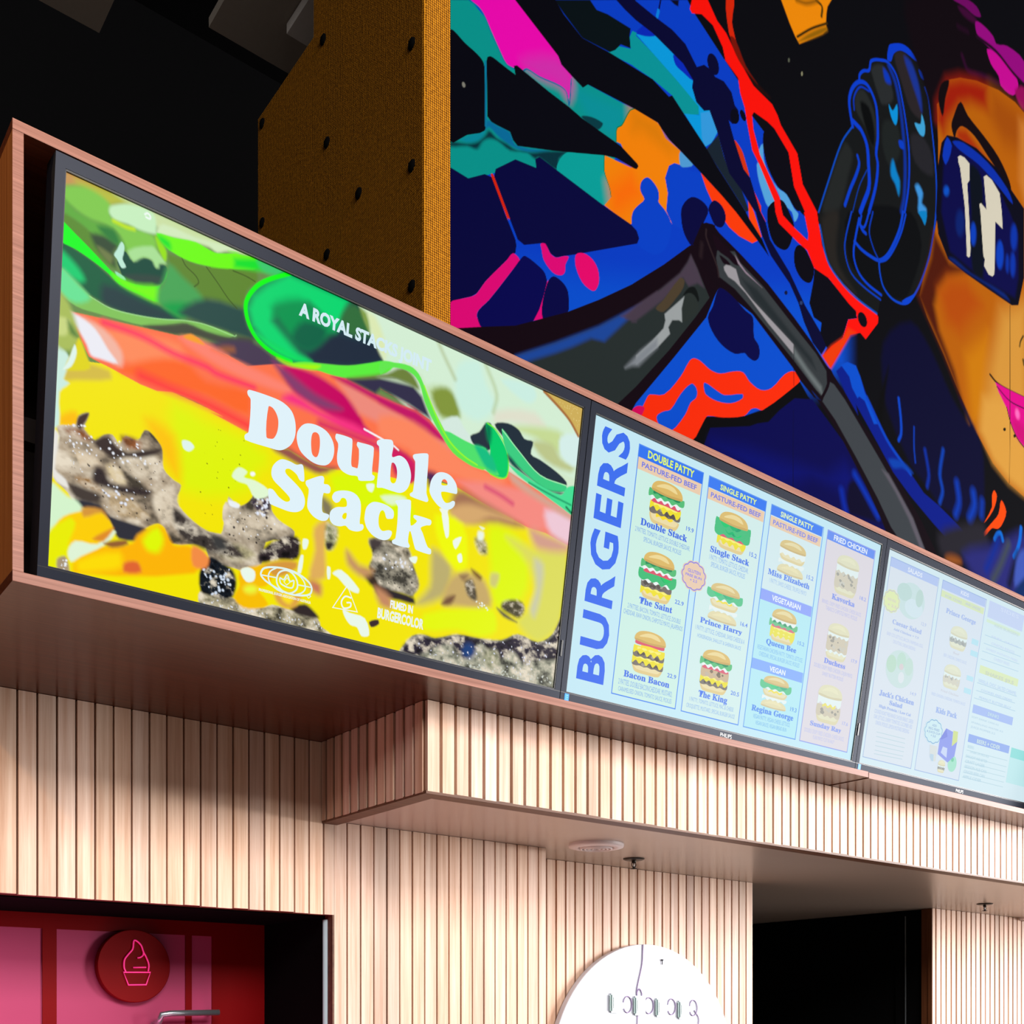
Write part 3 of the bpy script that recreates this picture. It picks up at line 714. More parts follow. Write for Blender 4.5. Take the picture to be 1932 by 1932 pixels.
p 158,156,162 l f=15 | 6440,8831 6466,8858 6516,8871 6580,8872 6605,8824 6631,8775 6774,8714 7292,8558 7292,8478 6961,8607 6696,8734 6567,8774 6491,8776 6447,8808
p 108,118,120 l f=62 | 7292,8532 7464,8434 7655,8349 7670,8281 7522,8347 7292,8469
p 150,132,150 l f=13 | 6567,8977 6631,8936 6696,8904 6893,8857 6696,8887 6605,8926
d 46,32,36 w=16 f=10 | 6243,9028 6243,8970 6366,8799 6384,8732
d 38,24,30 w=30 f=37 | 6194,8899 6182,8804
d 16,0,12 w=28 f=6 | 7760,8469 7745,8390 7655,8249
p 0,0,72 f=6 | 6403,8656 6516,8652 6696,8597 6781,8579 6794,8430 6853,8384 6856,8299 6800,8246 6722,8249 6683,8264 6567,8215 6415,8227 6304,8292 6261,8375 6316,8480 6366,8616
p 15,18,20 l f=11 | 7616,9781 7750,10101 7933,10512 8089,10739 8042,10893 8073,11031 8184,11164 8184,11221 8248,11302 8329,11355 8345,11449 8460,11511 8610,11582 8610,11689 8661,11746 8832,11840 8972,11857 9078,11814 9168,11722 9259,11568 9351,11209 9406,10930 9388,10583 9369,10422 9314,10164 9204,9926 9061,9696 8902,9533 8780,9494 8560,9492 8493,9407 8460,9269 8216,9277 7964,9324 7750,9401 7660,9527 7616,9726
p 2,4,8 f=44 | 8026,9967 8972,10395 9150,10174 8972,9700 8850,9551 8526,9479 8296,9471 8026,9574
p 32,36,36 f=65 | 7750,10055 7979,10535 8089,10494 8026,10277 7902,9940 7675,9808
p 36,33,30 f=86 | 7660,9746 7887,9904 7856,9613 7902,9447 8136,9320 7979,9340 7765,9417
p 40,34,38 f=47 | 8712,11676 8867,11780 8972,11698 9078,11525 9150,11331 8972,11320 8832,11485
p 38,42,44 f=46 | 8361,11372 8526,11489 8627,11436 8695,11277 8526,11141 8460,11203 8394,11294
p 34,38,38 f=45 | 8136,11026 8248,11122 8394,11026 8443,10859 8394,10690 8264,10817 8136,10894
p 0,2,4 f=45 | 8200,10993 8329,11011 8410,10842 8394,10700 8296,10785
p 34,34,40 f=61 | 8972,11082 9150,11170 9314,11089 9332,10895 9043,10878
p 26,32,32 f=58 | 8560,11013 8763,11067 8798,10838 8627,10658 8526,10803
p 20,50,150 f=60 | 8867,11740 8972,11757 9078,11654 9141,11507 9150,11391 9078,11475 8972,11598
p 0,55,190 f=47 | 8543,11469 8627,11455 8661,11395 8576,11370
d 0,72,190 w=17 f=8 | 7616,9781 7750,10101 7933,10512 8089,10729
d 0,62,212 w=34 f=12 | 8089,10729 8050,10850 8042,10939 8089,11058 8184,11159 8296,11195 8394,11140 8443,11051 8460,10819 8435,10663 8460,10578 8427,10371 8329,10104
d 0,52,190 w=17 f=12 | 8112,10882 8105,10972 8152,11072 8216,11133 8329,11154
d 0,62,212 w=44 f=12 | 8089,10776 8136,10772 8216,10755 8296,10671 8321,10512 8329,10325 8248,10145 8200,10045
d 0,62,212 w=25 f=9 | 8184,11164 8192,11225 8248,11288 8329,11336 8361,11434 8526,11529 8627,11557 8746,11509 8832,11347 8902,11136 8946,10910 8937,10609 8876,10351
p 0,60,210 f=9 | 8602,11578 8627,11708 8661,11746 8832,11840 8972,11857 9070,11810 8902,11794 8798,11762 8703,11681 8661,11590
d 0,55,180 w=31 f=47 | 8627,11533 8729,11441 8798,11280 8850,11061 8884,10782 8867,10477 8824,10328
d 0,68,205 w=22 f=10 | 9204,11640 9259,11568 9314,11343 9369,11065 9397,10824 9388,10583 9351,10383 9277,10128 9150,9853 9025,9662 8902,9542 8798,9501 8661,9494 8543,9543 8493,9638 8476,9737
p 0,66,212 f=9 | 8832,9534 9043,9689 9114,9778 8972,9581 8884,9521
d 0,64,205 w=31 f=9 | 8850,10339 8798,10169 8695,9977 8593,9836 8476,9747 8345,9729 8216,9731 8120,9755
d 0,64,205 w=21 f=10 | 8893,10339 8824,10151 8703,9941 8593,9806 8476,9733
d 0,55,180 w=18 f=9 | 8386,10130 8332,9934 8394,9817 8476,9747
d 0,64,210 w=25 f=9 | 8184,9981 8120,9755 8105,9626 8168,9521 8296,9471 8510,9457
d 0,60,190 w=18 f=9 | 8073,9988 7979,9685 7995,9561 8073,9463 8248,9422 8501,9411
d 0,62,205 w=22 f=9 | 8329,10104 8256,9938 8200,9941 8216,10024
d 0,62,205 w=32 f=9 | 8192,9938 8232,9904 8280,9896
d 0,80,190 w=21 f=11 | 7631,9678 7735,9432 7902,9336 8136,9282 8443,9267
d 0,62,205 w=32 f=12 | 8160,10510 8184,10456 8136,10329 8057,10179 7979,10003
d 0,55,160 w=12 f=9 | 8296,10452 8184,10257 8089,9995
p 0,148,225 f=19 | 8627,11193 8686,11165 8755,11258 8763,11135 8729,11059 8661,11103
p 60,165,220 f=19 | 9034,11232 9132,11272 9150,11371 9204,11288 9186,11188 9114,11172
p 0,130,205 f=47 | 8695,10735 8746,10657 8798,10593 8780,10457 8729,10531 8661,10577 8661,10675
p 60,150,225 f=49 | 9043,10658 9096,10703 9168,10657 9150,10558 9223,10541 9223,10508 9096,10451 9096,10583
p 0,130,200 f=19 | 9096,10451 9232,10512 9204,10379 9150,10415
p 0,60,200 f=19 | 8780,10948 8850,10972 8867,10912 8798,10897
p 0,60,190 f=13 | 9096,11754 9150,11753 9186,11701 9132,11703
p 242,142,0 l f=16 | 7125,11266 7798,11651 7737,11553 7722,11489 7715,11393 7730,11356 7670,11286 7464,11118 7363,11036 7307,11068 7236,11135
p 150,100,0 f=41 | 7349,11046 7464,11172 7715,11375 7737,11351 7522,11168
d 60,40,0 w=20 f=14 | 7335,11079 7522,11250 7730,11409
d 80,55,0 w=25 f=14 | 7581,11518 7662,11510 7655,11424
d 130,80,0 w=29 f=41 | 7321,11370 7450,11418 7596,11522
p 10,0,8 f=145 | 8884,12263 9806,12790 10308,12593 10518,12435 9614,11957 9388,11634 9425,11245 9150,11712 9025,11846
p 112,0,100 f=20 | 9671,12723 9904,12857 10104,12897 10185,12847 10064,12789 9885,12772
p 60,0,52 f=52 | 9767,12705 9904,12762 10104,12769 10064,12715 9865,12677
p 150,0,130 f=21 | 10084,12742 10226,12784 10412,12780 10475,12738 10689,12833 11023,12859 11023,12635 10732,12636 10226,12623 10104,12642
p 200,0,152 f=18 | 10298,12593 10560,12654 10863,12617 10907,12541 10797,12395 10560,12370 10518,12446 10371,12487
d 30,0,28 w=35 f=21 | 10104,12610 10475,12662 10797,12627 11023,12624
p 150,0,90 f=57 | 10841,12473 11023,12590 11023,12366 10907,12385
d 50,0,45 w=36 f=53 | 9845,12279 9944,12195 10226,12292 10518,12370
d 34,0,30 w=34 f=52 | 9767,12518 9944,12564
p 186,98,0 l f=10 | 9614,11931 9806,12051 10104,12179 10518,12304 10841,12351 11086,12331 11086,11351 11086,9181 11086,8408 10710,8464 10412,8569 10104,8770 9826,9014 9767,9067 9519,9308 9241,9547 9114,9698 9168,9860 9296,10136 9369,10391 9425,10600 9425,11245 9406,11593 9595,11823
p 160,26,0 l f=205 | 9576,11906 9806,12059 10104,12185 10308,12238 10308,12002 10004,11920 9806,11798 9595,11535 9519,11373 9406,11440 9406,11593
p 165,78,0 l f=345 | 10391,12239 11023,12299 11023,11918 10624,11834 10350,11969
p 205,125,45 l f=202 | 10929,12207 11086,12286 11086,11351 10929,11595
p 168,44,0 l f=130 | 9748,11539 9904,11607 10226,11532 10518,11456 10104,11441 9748,11445
p 78,20,0 l f=126 | 9351,10383 9614,10220 9944,10266 9576,10060 9425,9885 9360,9706 9444,9504 9709,9223 9865,8954 9519,9308 9241,9547 9078,9683 9168,9860 9296,10136
p 182,76,0 l f=279 | 9444,9872 9614,10066 9904,10165 10206,10044 9806,9624 9576,9638
p 205,125,0 l f=264 | 9904,9451 10308,9817 10308,8922 10004,8820
p 212,150,58 l f=350 | 10560,10132 11086,10453 11086,9181 10226,8895 10350,9509
p 220,160,66 l f=190 | 10226,9153 10732,9329 11086,9003 11086,8442 10710,8486 10412,8590 10165,8812
p 14,0,6 f=14 | 9816,11829 9944,11763 10226,11714 10518,11641 10732,11502 10764,11407 10560,11476 10308,11550 10064,11623 9845,11609 9748,11518 9709,11426 9652,11512 9690,11624
p 10,0,4 f=20 | 9425,11653 9481,11826 9614,11921 9547,11716 9500,11528
p 0,0,22 l f=13 | 9388,10583 9425,11041 9481,11273 9576,11391 9748,11456 10104,11526 10475,11512 10754,11435 11023,11359 11023,10651 10907,10325 10775,10272 10308,10247 9904,10229 9595,10233 9425,10396
p 0,0,72 l f=64 | 9481,10625 9519,11086 9576,11319 9748,11383 10104,11419 10412,11406 10645,11242 10732,11191 10907,11048 10907,10603 10841,10376 10308,10311 9904,10313 9633,10322
p 0,8,24 f=67 | 9984,11309 10185,11298 10226,10962 10226,10320 10024,10321 10004,10862
p 0,45,172 f=20 | 9671,11376 9865,11461 10308,11486 10689,11405 10797,11300 10518,11347 10144,11386 9806,11359
p 0,52,185 f=20 | 9576,11371 9661,11330 9557,11104 9500,11159
p 0,62,190 f=54 | 10096,10691 10086,10621 10060,10569 10028,10555 10002,10584 9992,10645 10002,10715 10028,10767 10060,10781 10086,10752
p 0,62,190 f=56 | 10615,10712 10602,10622 10565,10555 10521,10537 10485,10573 10471,10650 10485,10739 10521,10806 10565,10825 10602,10789
p 0,50,170 f=72 | 10885,11005 10872,10921 10839,10859 10799,10841 10766,10875 10754,10947 10766,11031 10799,11093 10839,11111 10872,11078
p 0,50,170 f=72 | 10850,10712 10840,10636 10813,10581 10781,10568 10755,10601 10745,10668 10755,10744 10781,10799 10813,10813 10840,10780
p 0,50,170 f=71 | 10719,10668 10713,10614 10698,10575 10679,10568 10664,10593 10658,10642 10664,10696 10679,10735 10698,10743 10713,10717
p 0,30,110 f=79 | 9885,10703 9870,10622 9831,10559 9782,10538 9743,10566 9729,10633 9743,10713 9782,10776 9831,10798 9870,10770
p 0,80,200 f=52 | 9614,10883 9604,10852 9581,10824 9551,10811 9528,10816 9519,10839 9528,10871 9551,10899 9581,10912 9604,10907
p 0,34,120 f=52 | 9614,10251 9904,10250 10308,10279 10732,10299 10624,10332 10004,10270 9709,10282
p 214,210,190 l f=8 | 9767,11278 9806,11312 9885,11329 9974,11314 9978,11158 9934,11101 9964,10844 9994,10509 9988,10432 9964,10406 9924,10405 9924,10468 9895,10812 9885,10883 9806,11192 9777,11230
p 214,210,190 l f=9 | 10236,11312 10288,11352 10391,11353 10539,11291 10581,11123 10598,10961 10454,10973 10444,10519 10433,10439 10402,10407 10329,10395 10242,10445 10257,10515 10230,10536 10175,10939 10155,11007 10185,11031 10288,11014
p 0,0,46 f=82 | 8543,9041 8972,9402 9296,9275 9671,8950 9964,8807 9787,9000 10185,8690 10247,8196 10206,8013 9748,7862 9425,7894 9241,7992 9007,8091 8798,8262 8661,8413 8560,8572
p 0,0,2 f=57 | 8394,8284 8627,8878 8526,8328 8627,8207 8460,8345
d 0,70,205 w=34 f=19 | 8780,8640 8815,8465 8818,8338 8780,8267
d 0,62,190 w=19 f=19 | 9025,8466 9025,8286 9046,8153
d 0,52,180 w=30 f=50 | 9204,8314 9268,8111 9241,7992
d 0,72,200 w=33 f=51 | 9509,8411 9453,8168 9500,8028 9453,7907
d 0,62,195 w=57 f=91 | 9748,8175 9787,8009 9729,7873
d 0,66,200 w=67 f=107 | 10044,8168 10064,8057 9984,7908
d 0,58,180 w=59 f=95 | 10206,8130 10195,7999
p 0,26,140 l f=14 | 7856,8550 8010,8690 8136,8698 8200,8627 8264,8536 8460,8305 8329,8473 8627,8207 9078,7973 9186,7915 9425,7873 9709,7800 9924,7733 9865,7633 9614,7587 9332,7684 8972,7822 8695,7956 8460,8134 8136,8368 8168,8285 7979,8417
p 0,80,212 l f=12 | 7925,8626 8010,8687 8136,8698 8200,8627 8264,8517 8460,8305 8402,8286 8264,8441 8184,8451 8160,8427 8081,8491 8042,8570
d 0,68,200 w=32 f=18 | 8296,8481 8593,8216 8832,8087 8972,8021
p 0,66,180 f=47 | 8627,8052 8850,8092 9007,8042 8832,8037 8695,7995
p 255,78,0 f=9 | 10433,8310 10486,8266 10412,8104 10247,7939 10391,8130 10391,8238
p 255,75,0 f=9 | 10571,8253 10667,8165 10581,8010 10496,7946 10391,7925 10247,7801 10226,7826 10391,7979 10518,8101
p 36,34,44 f=152 | 9425,7598 9904,7833 10226,7922 10308,7730 9519,7418
p 38,40,120 f=184 | 9865,7539 10412,7758 11086,8048 11086,7318 10104,7357
d 0,112,222 w=48 f=22 | 10444,7831 10496,7894 10560,7917 10598,7862
d 0,40,150 w=76 f=98 | 10518,7851 10433,7709 10288,7499
d 0,105,220 w=54 f=23 | 10962,8082 10940,7964 10885,7838 10819,7755
d 62,72,86 w=85 f=85 | 10710,7848 10560,7611 10412,7422
d 10,14,50 w=94 f=86 | 10907,7789 10797,7605 10732,7457
p 62,88,185 f=86 | 10863,7711 10951,7845 11086,7880 11086,7599 10841,7461
p 0,40,100 f=86 | 10841,7428 11086,7610 11086,7318 10841,7373
p 150,82,30 f=105 | 9827,7439 9785,7411 9707,7390 9623,7385 9566,7398 9556,7423 9596,7451 9673,7472 9757,7477 9816,7465
d 14,4,6 w=24 f=11 | 10354,9425 10475,9392 10645,9393 11023,9431
p 224,0,140 l f=11 | 10454,9385 10645,9396 11086,9442 11086,9181 11086,8913 10885,8972 10754,9083 10678,9212 10667,9208 10518,9310
p 205,0,120 f=114 | 10797,9131 11086,9116 11086,8958 10885,8983
p 255,110,195 f=58 | 10929,9234 10931,9205 10918,9181 10894,9171 10868,9178 10850,9201 10848,9229 10861,9254 10885,9264 10911,9257
d 110,0,80 w=15 f=7 | 10486,9353 10732,9297 11023,9319
d 40,10,10 w=14 f=7 | 10678,9212 10754,9083 10885,8972 11052,8914
d 80,60,20 w=22 f=11 | 11007,10052 10951,9975 10934,9918
d 80,60,20 w=35 f=15 | 11007,9806 11023,9767
p 30,24,10 f=7 | 10661,8986 10656,8974 10643,8964 10627,8958 10614,8961 10609,8969 10614,8981 10627,8992 10643,8997 10656,8995
p 30,24,10 f=8 | 10861,8986 10856,8974 10842,8963 10826,8958 10813,8960 10808,8969 10813,8981 10826,8991 10842,8997 10856,8995
p 130,130,120 f=6 | 4015,8951 4016,8942 4012,8932 4005,8927 3997,8928 3992,8935 3991,8945 3994,8954 4001,8959 4009,8958
p 90,96,80 f=8 | 7237,10836 7235,10825 7230,10815 7223,10812 7217,10815 7215,10824 7217,10836 7223,10845 7230,10849 7235,10846
p 140,140,110 f=8 | 7406,10816 7404,10804 7399,10795 7391,10791 7386,10794 7383,10804 7386,10816 7391,10825 7399,10829 7404,10825
p 10,20,60 f=6 | 7209,8947 7206,8935 7196,8925 7184,8920 7174,8922 7170,8931 7174,8943 7184,8953 7196,8958 7206,8956
p 40,60,110 f=7 | 7405,8943 7401,8932 7391,8922 7379,8918 7369,8919 7365,8927 7369,8938 7379,8948 7391,8953 7401,8951
d 10,8,20 w=4 f=5 | 7288,8566 7288,8228
d 0,0,50 w=7 f=5 | 7285,8024 7282,7312
d 60,36,10 w=9 f=7 | 10745,10260 10740,9066 10732,8470'''
nc, nr = 860, 840
t = np.linspace(0, 1, nc); e = 2.6 ** t; uu = MX0 + (MX1 - MX0) * (e - 1) / 1.6
tt = np.linspace(0, 1, nr)[:, None]; ux = (uu - MX0)[None, :]
zb = 3.10 + 0.16 * ux; zt_ = 4.73 + 0.575 * ux
U = np.repeat(uu[None, :], nr, 0); V = zb + (zt_ - zb) * tt
cv = Canvas(U, V, lin((2, 2, 9)))
cv.run(MURAL)
K_MURAL = 0.46
mp_ = empty('mural_panel', (MX0, MY, 3.0))
tag(mp_, 'tall wall mural of a woman with headphones and colourful graffiti shapes above the screens', 'mural')
Lx, Lz = MX0, 3.0
me = grid_mesh('painting', U - Lx, np.full_like(U, 0.0), V - Lz, np.clip(cv.C * K_MURAL, 0, 1))
# close the panel to a rectangle with plain dark paint above and below the seen artwork
link('painting', me, M_mural, mp_)
boxes('backing_board', [(0.0, MX1 - MX0, 0.001, 0.03, 2.335 - 3.0, 4.2)], M_black, mp_)

# ---------------------------------------------------------------- burlap covered column beside the mural
XC = 1.8533
bc = empty('burlap_column', (XC, MY, 2.33)); tag(bc, 'golden burlap covered column left of the mural', 'column')
bm = bmesh.new()
prof = [(0, 0), (1.162, 0), (1.162, 3.487 + Z0 - 2.33), (0.7075, 3.487 + Z0 - 2.33), (0.7075, 3.8), (0, 3.8)]
fa = [bm.verts.new((0, y, z)) for y, z in prof]; fb = [bm.verts.new((MX0 - XC - .0005, y, z)) for y, z in prof]
bm.faces.new(fa); bm.faces.new(fb[::-1])
for i in range(6): bm.faces.new((fa[i], fb[i], fb[(i + 1) % 6], fa[(i + 1) % 6]))
ed = [x for x in bm.edges if abs(x.verts[0].co.y) < 1e-6 and abs(x.verts[1].co.y) < 1e-6 and abs(x.verts[0].co.x) < 1e-6 and abs(x.verts[1].co.x) < 1e-6]
bmesh.ops.bevel(bm, geom=ed, offset=.012, segments=4, affect='EDGES', profile=.5)
link('burlap_cover', mesh(bm, 'burlap_cover'), M_burlap, bc)
for y, z in ((2.868, 3.0154), (2.868, 2.638), (2.868, 2.2656), (3.925, 3.4466), (3.925, 3.0648), (3.437, 3.4274), (3.1918, 2.744), (3.41, 3.05), (3.41, 2.66)):
    bm = bmesh.new(); lathe(bm, [(0, .010), (.010, .009), (.017, .005), (.019, 0)], 18)
    ob = link('tuft_button', mesh(bm, 'tuft_button', True), M_black, bc, (0.001, y - MY, z + Z0 - 2.33), (0, -math.pi / 2, 0))

# ---------------------------------------------------------------- ceiling panels overhead
GZ = 4.0 + Z0
for x0, x1, y0, y1, z, m, lab in ((0.80, 1.432, 3.85, 4.545, GZ, M_panelgrey, 'grey square panel overhead at the far left, over black void'),
                                   (1.772, 2.75, 3.62, 4.246, GZ, M_panelgrey, 'grey square panel overhead beside the burlap column'),
                                   (2.010, 2.72, 3.64, 4.033, GZ - .045, M_panelwhite, 'paler small panel hung under the grey one near the burlap column')):
    o = boxes('ceiling_panel', [(x0, x1, y0, y1, z, z + .04)], m); tag(o, lab, 'ceiling panel', 'panels hung under the black ceiling')

# ---------------------------------------------------------------- timber display housing
hb = empty('display_housing', (XB0, YB, ZBB)); tag(hb, 'long walnut timber box framing the row of menu screens', 'display housing')
OF = (XB0, YB, ZBB)
XS = 3.0759                                  # joint between two boards
boxes('top_board', [(XB0, XB1, YB, YW, ZBT - TB, ZBT)], [M_box, M_litband], hb, .0008, OF)
boxes('bottom_board', [(XB0, XS - .0012, YB, YW + .012, ZBB, ZBB + TB)], [M_box, M_litband], hb, .0008, OF)
boxes('bottom_board', [(XS + .0012, XB1, YB, YW + .012, ZBB - .0022, ZBB + TB - .0022)], [M_box, M_litband], hb, .0008, OF)
boxes('end_board', [(XB0, XB0 + TB, YB + .0005, YW, ZBB + TB, ZBT - TB)], [M_boxend, M_litband], hb, .0008, OF)
boxes('end_board', [(XB1 - TB, XB1, YB + .0005, YW, ZBB + TB, ZBT - TB)], [M_boxend, M_litband], hb, .0008, OF)
boxes('back_board', [(XB0 + TB, XB1 - TB, YW - .02, YW - .005, ZBB + TB, ZBT - TB)], M_boxin, hb, 0, OF)
boxes('mounting_rail', [(XB0 + TB, XB1 - TB, YW - .34, YW - .30, ZBB + .42, ZBB + .47)], M_boxin, hb, 0, OF)

